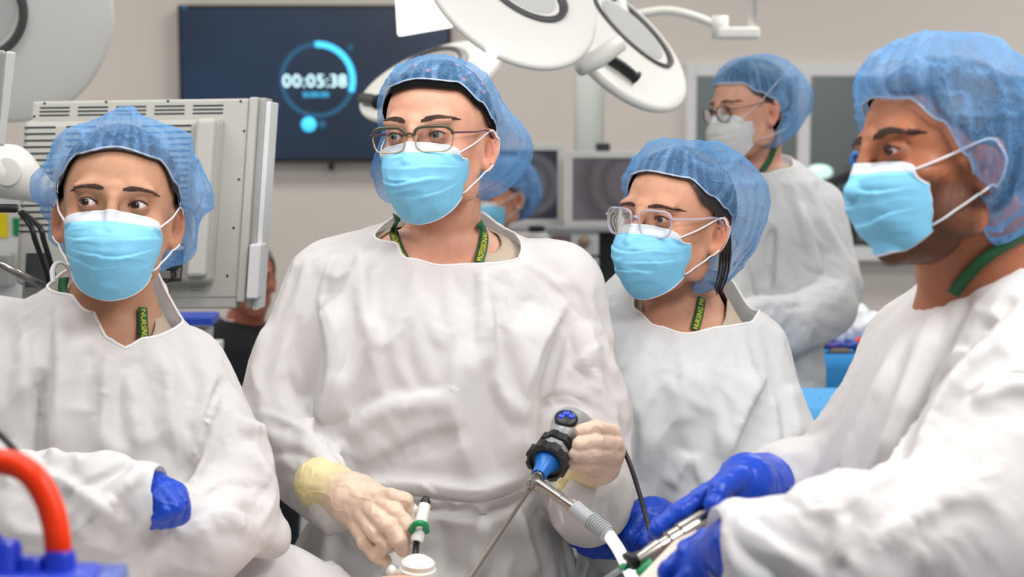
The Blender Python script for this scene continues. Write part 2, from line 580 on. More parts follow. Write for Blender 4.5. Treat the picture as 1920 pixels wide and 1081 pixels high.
def mask_mat(name, c, stitched=True):
    """UV: u across the mask, v down. White nose band with stitches, coloured cloth below"""
    t = NT(name)
    uv = t.n('ShaderNodeUVMap', uv_map='UVMap')
    sp = t.n('ShaderNodeSeparateXYZ'); t.l(uv.outputs[0], sp.inputs[0])
    tc = t.n('ShaderNodeTexCoord')
    white = (*srgb(232, 236, 240), 1)
    band = t.n('ShaderNodeMath', operation='LESS_THAN'); band.inputs[1].default_value = .125
    t.l(sp.outputs['Y'], band.inputs[0])
    nz = t.n('ShaderNodeTexNoise'); nz.inputs['Scale'].default_value = 40; nz.inputs['Detail'].default_value = 5
    t.l(tc.outputs['Object'], nz.inputs['Vector'])
    r = t.n('ShaderNodeMapRange'); r.inputs['To Min'].default_value = .88; r.inputs['To Max'].default_value = 1.12
    t.l(nz.outputs['Fac'], r.inputs['Value'])
    mc = t.n('ShaderNodeMix', data_type='RGBA', blend_type='MULTIPLY'); mc.inputs[0].default_value = 1
    mc.inputs[6].default_value = (*c, 1); t.l(r.outputs[0], mc.inputs[7])
    m1 = t.n('ShaderNodeMix', data_type='RGBA')
    t.l(band.outputs[0], m1.inputs[0]); t.l(mc.outputs[2], m1.inputs[6]); m1.inputs[7].default_value = white
    last = m1
    for v0 in ((.028, .045, .072, .105) if stitched else ()):
        a = t.n('ShaderNodeMath', operation='COMPARE'); a.inputs[1].default_value = v0; a.inputs[2].default_value = .0035
        t.l(sp.outputs['Y'], a.inputs[0])
        f = t.n('ShaderNodeMath', operation='MULTIPLY'); f.inputs[1].default_value = 70
        t.l(sp.outputs['X'], f.inputs[0])
        fr = t.n('ShaderNodeMath', operation='FRACT'); t.l(f.outputs[0], fr.inputs[0])
        lt = t.n('ShaderNodeMath', operation='LESS_THAN'); lt.inputs[1].default_value = .6; t.l(fr.outputs[0], lt.inputs[0])
        mu = t.n('ShaderNodeMath', operation='MULTIPLY'); t.l(a.outputs[0], mu.inputs[0]); t.l(lt.outputs[0], mu.inputs[1])
        mm = t.n('ShaderNodeMath', operation='MULTIPLY'); mm.inputs[1].default_value = .55; t.l(mu.outputs[0], mm.inputs[0])
        m = t.n('ShaderNodeMix', data_type='RGBA'); t.l(mm.outputs[0], m.inputs[0])
        t.l(last.outputs[2], m.inputs[6]); m.inputs[7].default_value = (*srgb(120, 140, 175), 1)
        last = m
    t.l(last.outputs[2], t.b.inputs['Base Color'])
    t.val('Roughness', .6); t.val('Specular IOR Level', .3)
    f = t.n('ShaderNodeTexNoise'); f.inputs['Scale'].default_value = 60; f.inputs['Detail'].default_value = 5
    t.l(tc.outputs['Object'], f.inputs['Vector'])
    # crimped side strips: fine horizontal ribs near both edges
    ax = t.n('ShaderNodeMath', operation='ABSOLUTE')
    s2 = t.n('ShaderNodeMath', operation='SUBTRACT'); s2.inputs[1].default_value = .5; t.l(sp.outputs['X'], s2.inputs[0])
    t.l(s2.outputs[0], ax.inputs[0])
    g = t.n('ShaderNodeMath', operation='GREATER_THAN'); g.inputs[1].default_value = .455; t.l(ax.outputs[0], g.inputs[0])
    vy = t.n('ShaderNodeMath', operation='MULTIPLY'); vy.inputs[1].default_value = 330; t.l(sp.outputs['Y'], vy.inputs[0])
    sn = t.n('ShaderNodeMath', operation='SINE'); t.l(vy.outputs[0], sn.inputs[0])
    ms = t.n('ShaderNodeMath', operation='MULTIPLY'); t.l(sn.outputs[0], ms.inputs[0]); t.l(g.outputs[0], ms.inputs[1])
    ad = t.n('ShaderNodeMath', operation='MULTIPLY_ADD'); ad.inputs[1].default_value = .35
    t.l(ms.outputs[0], ad.inputs[0]); t.l(f.outputs['Fac'], ad.inputs[2])
    b = t.n('ShaderNodeBump'); b.inputs['Strength'].default_value = .45; b.inputs['Distance'].default_value = .0014
    t.l(ad.outputs[0], b.inputs['Height']); t.l(b.outputs[0], t.b.inputs['Normal'])
    tl = t.n('ShaderNodeBsdfTranslucent'); t.l(last.outputs[2], tl.inputs[0])
    mx = t.n('ShaderNodeMixShader'); mx.inputs[0].default_value = .12
    t.l(t.b.outputs[0], mx.inputs[1]); t.l(tl.outputs[0], mx.inputs[2]); t.l(mx.outputs[0], t.out.inputs[0])
    return t.m


def attr_mat(name, rough=.5, bump=.2, bscale=120, coat=0, sss=0, spec=.5):
    t = NT(name)
    at = t.n('ShaderNodeAttribute', attribute_name='Col')
    t.l(at.outputs['Color'], t.b.inputs['Base Color'])
    t.val('Roughness', rough); t.val('Coat Weight', coat); t.val('Specular IOR Level', spec)
    if sss:
        t.val('Subsurface Weight', sss); t.val('Subsurface Radius', (1, .6, .4)); t.val('Subsurface Scale', .004)
    tc = t.n('ShaderNodeTexCoord')
    nz = t.n('ShaderNodeTexNoise'); nz.inputs['Scale'].default_value = bscale; nz.inputs['Detail'].default_value = 4
    nz.inputs['Distortion'].default_value = .8
    t.l(tc.outputs['Object'], nz.inputs['Vector'])
    b = t.n('ShaderNodeBump'); b.inputs['Strength'].default_value = bump; b.inputs['Distance'].default_value = .0015
    t.l(nz.outputs['Fac'], b.inputs['Height']); t.l(b.outputs[0], t.b.inputs['Normal'])
    return t.m


def eye_mat():
    t = NT('eye')
    at = t.n('ShaderNodeAttribute', attribute_name='Col')
    t.l(at.outputs['Color'], t.b.inputs['Base Color'])
    t.val('Roughness', .12); t.val('Coat Weight', .6); t.val('Coat Roughness', .03)
    return t.m


M = dict(
    skin=skin_mat(),
    eye=eye_mat(),
    gown=gown_mat('gown_cloth', srgb(234, 230, 228)),
    gown2=gown_mat('gown_cloth_cool', srgb(228, 229, 230)),
    binding=mat('gown_binding', srgb(238, 236, 234), .8, bump=.2, bscale=300),
    cap=cap_mat('cap_cloth', srgb(112, 176, 234)),
    capd=cap_mat('cap_cloth_deep', srgb(72, 150, 218)),
    elastic=mat('elastic', srgb(190, 205, 225), .8, bump=.3, bscale=500),
    mask=mask_mat('mask_blue', srgb(142, 218, 252)),
    maskw=mask_mat('mask_white', srgb(226, 224, 222), False),
    white=mat('white_elastic', srgb(235, 236, 240), .7),
    hair=mat('hair_dark', srgb(38, 30, 28), .45, bump=.6, bscale=160),
    hairg=mat('hair_grey', srgb(95, 88, 85), .6, bump=.5, bscale=160),
    brow=mat('brow_hair', srgb(72, 50, 41), .7),
    lash=mat('lash', srgb(30, 22, 20), .6),
    scrub=mat('scrub_beige', srgb(188, 170, 150), .85, bump=.3, bscale=400, var=.06),
    lany=mat('lanyard_green', srgb(16, 92, 48), .6, bump=.3, bscale=500),
    yellow=mat('lanyard_print', srgb(225, 205, 60), .6),
    latex=attr_mat('latex', .42, .35, 130, sss=.15, spec=.4),
    nitrile=attr_mat('nitrile', .38, .45, 150, spec=.45),
    pink=mat('pink_print', srgb(225, 150, 140), .7),
    bandm=mat('black_band', srgb(12, 12, 13), .95, spec=.1),
    black=mat('black_plastic', srgb(22, 23, 26), .4, bump=.1, bscale=200),
    grey=mat('grey_plastic', srgb(150, 150, 152), .3, spec=.5),
    steel=mat('steel', srgb(175, 168, 160), .25, 1.0),
    shaft=mat('shaft_steel', srgb(150, 140, 130), .3, 1.0),
    bluep=mat('blue_plastic', srgb(20, 105, 190), .35),
    btn=mat('blue_button', srgb(15, 60, 200), .2, coat=.5),
    green=mat('green_plastic', srgb(10, 140, 80), .4),
    offwhite=mat('offwhite_plastic', srgb(225, 222, 215), .4, bump=.05),
    lamp=mat('lamp_white', srgb(236, 234, 227), .4),
    lampd=mat('lamp_ring', srgb(80, 78, 80), .4),
)

# ------------------------------------------------------------------ people


def head_rot(yaw, pitch, roll):
    a, b, c = (math.radians(v) for v in (yaw, pitch, roll))
    B = np.array([[-1, 0, 0], [0, -1, 0], [0, 0, 1.0]])
    Rz = np.array([[math.cos(a), -math.sin(a), 0], [math.sin(a), math.cos(a), 0], [0, 0, 1]])
    Rx = np.array([[1, 0, 0], [0, math.cos(b), -math.sin(b)], [0, math.sin(b), math.cos(b)]])
    Ry = np.array([[math.cos(c), 0, math.sin(c)], [0, 1, 0], [-math.sin(c), 0, math.cos(c)]])
    return B @ Rz @ Rx @ Ry


def table(pairs):
    """periodic table over degrees -> function (cosine interpolation)"""
    pr = sorted(pairs)
    a = np.array([p[0] for p in pr], float); v = np.array([p[1] for p in pr], float)
    a = np.concatenate([a - 360, a, a + 360]); v = np.concatenate([v, v, v])

    def f(d):
        i = np.clip(np.searchsorted(a, d, side='right') - 1, 0, len(a) - 2)
        t = np.clip((d - a[i]) / (a[i + 1] - a[i]), 0, 1)
        t = t * t * (3 - 2 * t)
        return v[i] * (1 - t) + v[i + 1] * t
    return f


def head_sdf(g, o):
    A = g.add
    g.D[:] = g.dist_ell((0, -12, 42), (74, 96, 82))
    A(g.dist_ell((0, 22, 12), (64, 63, 86)), 12)
    A(g.dist_ell((0, 30, -44), (52, 53, 57)), 16)
    A(g.dist_ell((0, 66, -84), (21, 18, 19)), 14)
    for sx in (-1, 1):
        A(g.dist_ell((sx * 42, 56, -12), (21, 22, 17)), 16)
        A(g.dist_ell((sx * 50, 8, -52), (11, 32, 26)), 14)
        A(g.dist_ell((sx * 27, 76, 35), (26, 8, 8)), 14)
    A(g.dist_ell((0, 87, 28), (12, 7, 12)), 10)
    A(g.dist_ell((0, 72, -55), (27, 22, 26)), 12)
    for sx in (-1, 1):
        g.sub(g.dist_ell((sx * 34, 99, 14), (20, 20, 13)), 9)
    A(g.dist_capsule((0, 93, 20), (0, 107, -22), 6.5, 9), 9)
    A(g.dist_ell((0, 109, -25), (10, 10, 9)), 6)
    for sx in (-1, 1):
        A(g.dist_ell((sx * 12, 99, -28), (8, 10, 8)), 4)
    # lids
    hu, hl = o.get('lid', (6.2, 4.4))
    for sx in (-1, 1):
        c = np.array([sx * 32, 72.5, 14])
        A(g.dist_ell(c, (13.9, 13.9, 13.4)), 3.5)
        u = (g.X - c[0]); v = (g.Z - c[2]) + 0.06 * u * (-sx)
        k = 1 - (u / 13.2) ** 2
        ap = np.maximum(v - hu * k, -hl * k - v) * 0.85
        ap = np.maximum(ap, 70 - g.Y)
        ball = np.sqrt(u ** 2 + (g.Y - c[1]) ** 2 + (g.Z - c[2]) ** 2) - 12.2
        g.D = np.maximum(g.D, -np.maximum(ap, -ball).astype(np.float32))
        # crease above the lid
        cr = np.sqrt((v - 8.8 * (1 - (u / 22) ** 2)) ** 2 + (np.sqrt(u ** 2 + (g.Y - c[1]) ** 2 + (g.Z - c[2]) ** 2) - 14.3) ** 2) - 0.9
        g.sub(np.where(np.abs(u) < 13, cr, 50).astype(np.float32), 1.6)
    # ears
    for sx in (-1, 1):
        c = np.array([sx * 75.0, -10.0, -4.0])
        th = math.radians(o.get('ear_out', 28))
        up = np.array([0, -0.22, 0.975])
        back = np.array([sx * math.sin(th), -math.cos(th), 0]); back -= up * (back @ up); back /= np.linalg.norm(back)
        nn = np.cross(back, up) * (1 if sx < 0 else -1)
        if nn[0] * sx < 0: nn = -nn
        x, y, z = g.X - c[0], g.Y - c[1], g.Z - c[2]
        U = x * back[0] + y * back[1] + z * back[2]
        W = x * up[0] + y * up[1] + z * up[2]
        N = x * nn[0] + y * nn[1] + z * nn[2]
        wide = 14.5 + 3.5 * np.clip(W / 30, -1, 1)
        q = np.sqrt((U / wide) ** 2 + (W / 30) ** 2)
        rim = np.sqrt(((q - .88) * wide) ** 2 + (N - 2.6) ** 2) - 2.9
        plate = np.maximum((q - .95) * 15, np.abs(N + .8) - 1.6)
        anti = np.sqrt(((np.sqrt(((U + 1) / (wide * .55)) ** 2 + ((W + 2) / 18) ** 2) - 1) * 9) ** 2 + (N - 1.6) ** 2) - 2.2
        anti = np.where(U > -6, anti, 30)
        ear = np.minimum(np.minimum(rim, plate), anti)
        lobe = g.dist_ell(c - up * 25 - back * 3, (6, 8, 8))
        e = ear.astype(np.float32)
        h = np.clip(.5 + .5 * (e - lobe) / 4, 0, 1); e = (e * (1 - h) + lobe * h - 4 * h * (1 - h)).astype(np.float32)
        A(e, 4)
        tragus = g.dist_ell(c + nn * 2 - back * 11 - up * 4, (4.5, 4.5, 6))
        A(tragus, 3)
        A(g.dist_capsule((sx * 67, 0, 14), (sx * 59, 3, -36), 8, 7), 7)
        g.sub(g.dist_ell(c + nn * 7 - back * 3 - up * 4, (6.5, 7, 9)), 2.5)


def ell_r(D, c, r, o=(0, -12, 35)):
    """distance from o along unit directions D to ellipsoid(c, r)"""
    p = (np.array(o, float) - np.array(c, float)) / r
    d = D / np.array(r, float)
    a = (d ** 2).sum(1); b = (d * p).sum(1); cc = (p ** 2).sum() - 1
    return (-b + np.sqrt(np.maximum(b * b - a * cc, 0))) / a


HO = np.array([0, -12, 35.0])


def skull_shell(edge, off=3.0, nphi=160, ns=60, puff=None, hang=None, pleat=0, seed=0, fold=0, top=1.0, npl=34, lobes=()):
    """surface around the scalp: edge(phi deg)->z of its rim (mm), phi 0 = front, + = person's right"""
    ph = np.linspace(-180, 180, nphi, endpoint=False)
    pr = np.radians(ph)
    V, C, S = [], [], []
    ez = edge(ph)
    # elevation of the edge for each azimuth: iterate on the skull radius
    el = np.zeros(nphi)
    for _ in range(8):
        D = np.stack([np.cos(el) * np.sin(pr), np.cos(el) * np.cos(pr), np.sin(el)], 1)
        r = ell_r(D, (0, -10, 36), (77, 98, 90))
        el = np.arctan2(ez - HO[2], np.maximum(r * np.cos(el), 20))
    e0 = el
    svals = np.linspace(0, 1, ns) ** 1.15
    for s in svals:
        hg = hang(ph) if hang else 0
        e = e0 + (math.pi / 2 - e0) * s - np.radians(hg) * np.exp(-((s - .16) / .13) ** 2) * (1 - np.exp(-s * 30))
        D = np.stack([np.cos(e) * np.sin(pr), np.cos(e) * np.cos(pr), np.sin(e)], 1)
        r = ell_r(D, (0, -10, 36), (77, 98, 90)) + off
        if puff:
            pf = puff(ph); pf = pf * (1 - s ** 2) + np.median(pf) * .5 * s ** 2
            r = r + pf * (1 - np.exp(-s * 9)) * (1 - .4 * s * s)
        P_ = D * r[:, None]
        dd = np.zeros(nphi); den = np.zeros(nphi)
        if pleat:
            w1 = noise(np.stack([np.cos(pr) * 3, np.sin(pr) * 3, pr * 0 + s * 1.2], 1), 1, seed)
            ang = ph * npl / 360 * 2 * math.pi + w1 * 5
            wv = np.sin(ang) + .5 * np.sin(ang * .37 + 1)
            env = (np.exp(-s * 3.4) * (1 - np.exp(-s * 60)) + .12) * (1 - s) ** .6
            dd += pleat * wv * env
            den += .35 * np.clip(-wv, 0, 1) * env + .2 * np.exp(-s * 22)
        if fold:
            q = P_ / 1000
            n1 = noise(q, 16, seed + 1); n2 = noise(q, 34, seed + 2); n3 = noise(q, 60, seed + 5)
            rd = (1 - np.abs(n1) * 3.0).clip(0) + .55 * (1 - np.abs(n2) * 3).clip(0) + .3 * (1 - np.abs(n3) * 3).clip(0)
            dd += fold * (rd - .5 + .9 * noise(q, 9, seed + 3)) * min(1, s * 8) * (1 - .5 * s ** 3)
            den += .25 * np.clip(rd - .55, 0, 1)
        for (lphi, lel, amp, wd) in lobes:
            a, b = math.radians(lphi), math.radians(lel)
            L = np.array([math.cos(b) * math.sin(a), math.cos(b) * math.cos(a), math.sin(b)])
            dd += amp * np.exp((D @ L - 1) / (1 - math.cos(math.radians(wd)))) * min(1, s * 14)
        r = np.maximum(r + dd, ell_r(D, (0, -10, 36), (77, 98, 90)) + off * .8)
        V.append(HO + D * r[:, None]); C.append(den)
    V = np.concatenate(V); C = np.concatenate(C)
    F = []
    for i in range(ns - 1):
        a = i * nphi + np.arange(nphi); b = i * nphi + (np.arange(nphi) + 1) % nphi
        F.append(np.stack([a, b, b + nphi, a + nphi], 1))
    return V, np.concatenate(F), C, V[:nphi]


def weld_top(V, F, nphi):
    return V, F


def person(name_label, group, pose, T, s, o):
    """build one clinician: skin body, then hair, eyes, clothes as children"""
    R = head_rot(*pose)
    T = np.array(T, float)
    sc = s / 1000

    def W(p):
        return (np.asarray(p, float) * sc) @ R.T + T
    hgt = o.get('h', 1.8)
    nk = []
    for (pt, r) in o['neck']:
        nk.append((((np.asarray(pt) - T) @ R) / sc, r / sc))
    lo = np.array([-92., -114, -128]); hi = np.array([92., 126, 130])
    ext = [((np.asarray(q) - T) @ R) / sc for q in o.get('chest', [])]
    for p, r in nk[:3]:
        lo = np.minimum(lo, p - r - 5); hi = np.maximum(hi, p + r + 5)
    for p in ext:
        lo = np.minimum(lo, p); hi = np.maximum(hi, p)
    g = Grid(lo, hi, hgt)
    head_sdf(g, o)
    n2 = Grid(lo, hi, hgt); n2.chain(nk, 6)
    if 'rows' in o:
        wx = [sc * (g.X * R[i, 0] + g.Y * R[i, 1] + g.Z * R[i, 2]) + T[i] for i in range(3)]
        tv = torso_vals(wx[0], wx[1], wx[2], o['rows']) / sc + o.get('inset_body', .03) / sc
        tv = np.minimum(tv, 200).astype(np.float32)
        del wx
        n2.add(tv, 38)
        del tv
    g.add(n2.D, 10)
    del n2
    V, F = g.net()
    V = relax(V, F, 2, .45)
    Wd = W(V)
    # ---- pigment
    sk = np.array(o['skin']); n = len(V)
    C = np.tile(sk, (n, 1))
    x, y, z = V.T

    def tint(m, c):
        nonlocal C
        m = np.clip(m, 0, 1)[:, None]
        C = C * (1 - m) + np.asarray(c) * m
    red = sk * np.array([1.06, .80, .76])
    for sx in (-1, 1):
        tint(.45 * np.exp(-(((x - sx * 45) / 20) ** 2 + ((z + 10) / 18) ** 2)) * (y > 20), red)
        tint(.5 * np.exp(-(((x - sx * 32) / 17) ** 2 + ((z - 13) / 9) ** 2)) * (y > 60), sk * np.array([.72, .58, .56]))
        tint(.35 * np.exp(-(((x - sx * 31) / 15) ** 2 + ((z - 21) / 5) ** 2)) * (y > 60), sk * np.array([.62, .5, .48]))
        rr_ = ((y + 8) / 9) ** 2 + ((z + 6) / 14) ** 2
        tint(.55 * np.exp(-rr_) * (np.abs(x) > 70) * (np.abs(x) < 86), sk * np.array([.62, .42, .38]))
        tint((np.abs(x) > 74) * (y < 14) * (y > -40) * .35 * (np.abs(z) < 40), red)
        e = ((x - sx * 32) / 13.5) ** 2 + ((z - 14) / 6.2) ** 2
        tint(.6 * np.exp(-np.abs(e - 1) * 3) * (y > 70), sk * np.array([.5, .36, .34]))
    hz = table(o.get('hairline', [(0, 84), (40, 76), (62, 40), (85, 20), (115, -10), (180, -60), (-115, -10), (-85, 20), (-62, 40), (-40, 76)]))
    if 'beard' in o:
        bm = sstep(14, -22, z) * sstep(74, 50, np.abs(x)) * 0 + sstep(2, -28, z - .32 * (y - 40) * (y < 40)) * sstep(-118 - .0 * y, -100, z)
        nz_ = noise(V, .5, 3) * .25 + noise(V, .12, 4) * .12
        bm = sstep(.1, 1.0, bm + nz_ * .8) * (y > 2) + sstep(-20, 2, y) * sstep(6, -10, z) * (y <= 2) * .6
        tint(o['beard'] * bm * .62, srgb(52, 38, 34))
    body = [(Wd, F)]
    col = [C]
    # coarse trunk, arms and legs under the clothes
    if 'rows' in o:
        fx = np.mean([P(r_[1], r_[0], r_[3])[0] + P(r_[2], r_[0], r_[3])[0] for r_ in o['rows']]) / 2
        fy = o['rows'][-1][3]
        gb = Grid((o['lo'][0], o['lo'][1], .0), (o['hi'][0], o['hi'][1], o['hi'][2]), .014)
        gb.D = (torso_field(gb, o['rows']) + .042).astype(np.float32)
        for ch in o['arms']:
            gb.chain([(q, max(r - .03, .011)) for q, r in chain_px(ch)], .03)
        for sx_ in (-.1, .1):
            gb.chain([((fx + sx_, fy, .8), .085), ((fx + sx_ * 1.1, fy, .45), .06), ((fx + sx_ * 1.1, fy, .09), .042)], .03)
            gb.chain([((fx + sx_ * 1.1, fy + .03, .045), .04), ((fx + sx_ * 1.2, fy - .13, .035), .03)], .03)
    else:
        b = o['trunk']
        gb = Grid(b['lo'], b['hi'], .02)
        for ch in b['chains']:
            gb.chain(ch, .05)
    Vb, Fb = gb.net()
    body.append((Vb, Fb)); col.append(np.tile(sk, (len(Vb), 1)))
    VV = np.concatenate([Wd, Vb]); FF = np.concatenate([F, Fb + len(Wd)])
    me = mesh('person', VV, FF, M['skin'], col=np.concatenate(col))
    props(me, name_label, 'person', group)
    root = me
    bvh = BVHTree.FromPolygons([Vector(v) for v in V[:: 1]], [tuple(int(i) for i in f) for f in F])

    def onface(px, pz):
        h = bvh.ray_cast(Vector((px, 220, pz)), Vector((0, -1, 0)))
        return h[0].y if h[0] is not None else -50.0

    def outward(p, d=None):
        """nearest surface point on the head from p"""
        h = bvh.find_nearest(Vector(p))
        return np.array(h[0]), np.array(h[1])
    # ---- eyes
    gx, gz = o.get('gaze', (0, 0))
    for sx in (1, -1):
        c = np.array([sx * 32, 72.5, 14.0])
        u = np.linspace(0, math.pi, 40); v = np.linspace(0, 2 * math.pi, 40, endpoint=False)
        gd = np.array([math.sin(math.radians(gx)), 1, math.sin(math.radians(gz))]); gd /= np.linalg.norm(gd)
        a, bb, d = frame_of(gd)
        pts, cols = [], []
        ir = np.array(o.get('iris', srgb(70, 45, 30)))
        for uu in u:
            rr = 12.35 + (.8 * math.exp(-(uu / .42) ** 4))
            for vv in v:
                pts.append(c + rr * (math.cos(uu) * d + math.sin(uu) * (math.cos(vv) * a + math.sin(vv) * bb)))
                if uu < .19: cols.append((.004, .004, .004))
                elif uu < .5: cols.append(tuple(ir * (1 + .3 * math.sin(vv * 9)) * (.45 if uu > .44 else 1)))
                else: cols.append(srgb(226, 214, 208))
        Fi = []
        for i in range(39):
            for j in range(40):
                k2 = (j + 1) % 40
                Fi.append((i * 40 + j, i * 40 + k2, (i + 1) * 40 + k2, (i + 1) * 40 + j))
        mesh('eye', W(pts), np.array(Fi), M['eye'], root, col=np.array(cols))
        # lashes along the upper lid edge
        hu, hl = o.get('lid', (6.2, 4.4))
        us = np.linspace(-12.6, 12.6, 22)
        lp = []
        for q in us:
            kx = 1 - (q / 13.2) ** 2
            zz = hu * kx - .06 * q * (-sx)
            yy = math.sqrt(max(13.9 ** 2 - q * q - zz * zz, 1))
            lp.append(c + np.array([q, yy + .3, zz + .2]))
        V1, F1 = tube(lp, [.3] + [.8] * 20 + [.3], 6)
        parts = [(V1, F1)]
        for i in range(1, 21):
            p0 = lp[i]; dr = np.array([(us[i]) / 26, .8, .75]); dr /= np.linalg.norm(dr)
            parts.append(tube([p0, p0 + dr * 2.4, p0 + dr * 4 + np.array([0, 0, 1.6])], [.32, .22, .06], 4))
        Vl, Fl = merge(parts)
        mesh('eyelashes', W(Vl), Fl, M['lash'], root)
        # brow hairs
        rnd = random.Random(5 + sx)
        parts = []
        bz = o.get('brow', (35, 41, 33)); bw = o.get('browr', .55) * .62
        for i in range(int(o.get('nbrow', 150) * 1.5)):
            t = rnd.random()
            bx = sx * (12 + 38 * t)
            z0 = bz[0] * (1 - t) ** 2 + 2 * bz[1] * t * (1 - t) + bz[2] * t * t
            z0 += rnd.uniform(-1, 1) * (3.0 * (1 - .75 * t) * min(1, .45 + t * 4) + .3) * o.get('browk', 1)
            L = rnd.uniform(5, 9)
            d2 = np.array([sx * (1.0 + t), 0, .38 - .85 * t + rnd.uniform(-.12, .12)]); d2 /= np.linalg.norm(d2)
            pp = []
            for m in (0, .5, 1):
                q = np.array([bx, 0, z0]) + d2 * L * m
                q[1] = onface(q[0], q[2]) + .35 + .5 * m * (1 - m)
                pp.append(q)
            parts.append(tube(pp, [bw * .9, bw, .12], 4))
        Vl, Fl = merge(parts)
        mesh('eyebrow', W(Vl), Fl, M[o.get('browm', 'brow')], root)
    # ---- hair
    Vh, Fh, _, _ = skull_shell(hz, 3.2, 120, 40)
    Vh2 = Vh + 0
    nn = noise(Vh / 1000, 60, 4)
    Vh2 = HO + (Vh - HO) * (1 + .008 * nn[:, None])
    mesh('hair', W(Vh2), Fh, M[o.get('hairm', 'hair')], root)
    for (pts, r) in o.get('locks', []):
        pp = smooth_path(pts, 6)
        mesh('hair_lock', W(tube(pp, np.linspace(r, r * .35, len(pp)), 8)[0]), tube(pp, 1, 8)[1], M['hair'], root)
    if 'beard' in o:
        rnd = np.random.RandomState(3)
        x, y, z = V.T
        m = (x < 10) & (y > -6) & (y < 92) & (z < sstep(0, 60, y) * -26 + 4) & (z > -112) & (V[:, 1] > (z + 112) * -.3 - 6)
        keep = ((z > -70) & (np.abs(x) > 38)) | (z <= -70)
        cand = np.nonzero(m & keep & (z < 2 - .0 * y))[0]
        Nl = normals(V, F)
        cand = rnd.choice(cand, min(5200, len(cand)), replace=False)
        hv, hf = [], []
        for q in cand:
            p0 = V[q] - Nl[q] * .3
            dr_ = Nl[q] * .55 + np.array([0, .35, -.9]) + rnd.uniform(-.35, .35, 3)
            dr_ -= Nl[q] * min(0, dr_ @ Nl[q]); dr_ /= np.linalg.norm(dr_)
            sd = np.cross(dr_, Nl[q]); sd /= np.linalg.norm(sd) + 1e-9
            L_ = rnd.uniform(2.2, 4.6)
            b_ = len(hv)
            hv += [p0 - sd * .16, p0 + sd * .16, p0 + Nl[q] * .2, p0 + dr_ * L_]
            hf += [(b_, b_ + 1, b_ + 3), (b_ + 1, b_ + 2, b_ + 3), (b_ + 2, b_, b_ + 3)]
        props(mesh('beard', W(np.array(hv)), np.array(hf), M['brow'], root), None)
    # ---- head band
    if o.get('band'):
        Vb_, Fb_, _, _ = skull_shell(table(o['band']), 4.2, 140, 40)
        keep = Fb_[(Fb_[:, 0] // 140) < 12]
        mesh('headband', W(Vb_), keep, M['bandm'], root)
    # ---- cap
    if 'cap' in o:
        cp = o['cap']
        nphi = 420
        Vc, Fc, den, rim = skull_shell(table(cp['edge']), 6.0, nphi, 110, table(cp['puff']), table(cp['hang']) if 'hang' in cp else None,
                                       cp.get('pleat', 4), cp.get('seed', 1), cp.get('fold', 3), npl=cp.get('npl', 34), lobes=cp.get('lobes', ()))
        c3 = np.repeat((den + cp.get('dens', 0))[:, None], 3, 1)
        co = mesh('bouffant_cap', W(Vc), Fc, M[cp.get('mat', 'cap')], root, col=c3)
        if cp.get('spots'):
            for (a_, b_) in ((-8, 47), (-52, 41), (-75, 52), (-95, 40), (-60, 62), (-110, 55), (-82, 30), (20, 58)):
                a_, b_ = math.radians(a_), math.radians(b_)
                d_ = np.array([math.cos(b_) * math.sin(a_), math.cos(b_) * math.cos(a_), math.sin(b_)])
                r_ = ell_r(d_[None], (0, -10, 36), (77, 98, 90))[0]
                Vs_, Fs_ = lathe(HO + d_ * (r_ + 3.5), d_, [(0, 4.2), (1.6, 4)], 7)
                mesh('headband_spot', W(Vs_), Fs_, M['pink'], root)
        Vt, Ft = tube(rim[::3] * 1.0, 1.3, 6, closed=True)
        mesh('elastic_edge', W(Vt), Ft, M['elastic'], co)
    # ---- mask
    if 'mask' in o:
        mk = o['mask']
        NU, NV = 81, 71
        prof = np.array(mk.get('prof', [(0, 101, 5), (.13, 112, -11), (.3, 122, -31), (.5, 123, -53), (.72, 112, -78), (.9, 92, -101), (1, 77, -110)]), float)
        side = np.array(mk.get('side', [(0, 60, 44, -8), (.3, 63, 40, -24), (.6, 60, 36, -42), (.85, 54, 36, -60), (1, 50, 38, -72)]), float)
        vs = np.linspace(0, 1, NV); us = np.linspace(-1, 1, NU)
        sf = lambda t_, c_: np.interp(vs, t_, c_)
        ker = np.array([1, 2, 3, 4, 3, 2, 1.]); ker /= ker.sum()
        sm = lambda a: np.convolve(np.pad(a, 3, mode='reflect', reflect_type='odd'), ker, 'valid')
        pm, zm = sm(sf(prof[:, 0], prof[:, 1])), sm(sf(prof[:, 0], prof[:, 2]))
        sxx, sy, sz = (sm(sf(side[:, 0], side[:, i])) for i in (1, 2, 3))
        Vm, UVm = [], []
        rs = mk.get('seed', 3)
        for j, v in enumerate(vs):
            for i, u in enumerate(us):
                a = abs(u)
                xx = sxx[j] * math.sin(u * math.pi / 2 * .92) / math.sin(math.pi / 2 * .92)
                pw = 1.7 + 1.2 * v * (1 - v)
                yy = pm[j] + (sy[j] - pm[j]) * a ** (pw * (1 - .25 * (v < .15)))
                zz = zm[j] + (sz[j] - zm[j]) * a ** 1.8
                # three folded pleats
                dz = 0
                for (v0, am) in ((.33, 4.2), (.5, 3.6), (.66, 3.0)):
                    v0j = v0 + .03 * math.sin(u * 2.2 + rs + v0 * 9) + .012 * math.sin(u * 7 + rs * 2 + v0 * 31)
                    t = (v - v0j)
                    dz += am * (math.exp(-max(t, 0) / .09) if t > 0 else -.5 * math.exp(t / .02)) * (.55 + .45 * math.cos(u * 3 + v0 * 20 + rs))
                yy += dz * (1 - a ** 4)
                Vm.append((xx, yy, zz)); UVm.append(((u + 1) / 2, v))
        Vm = np.array(Vm); UVm = np.array(UVm)
        q = Vm / 1000
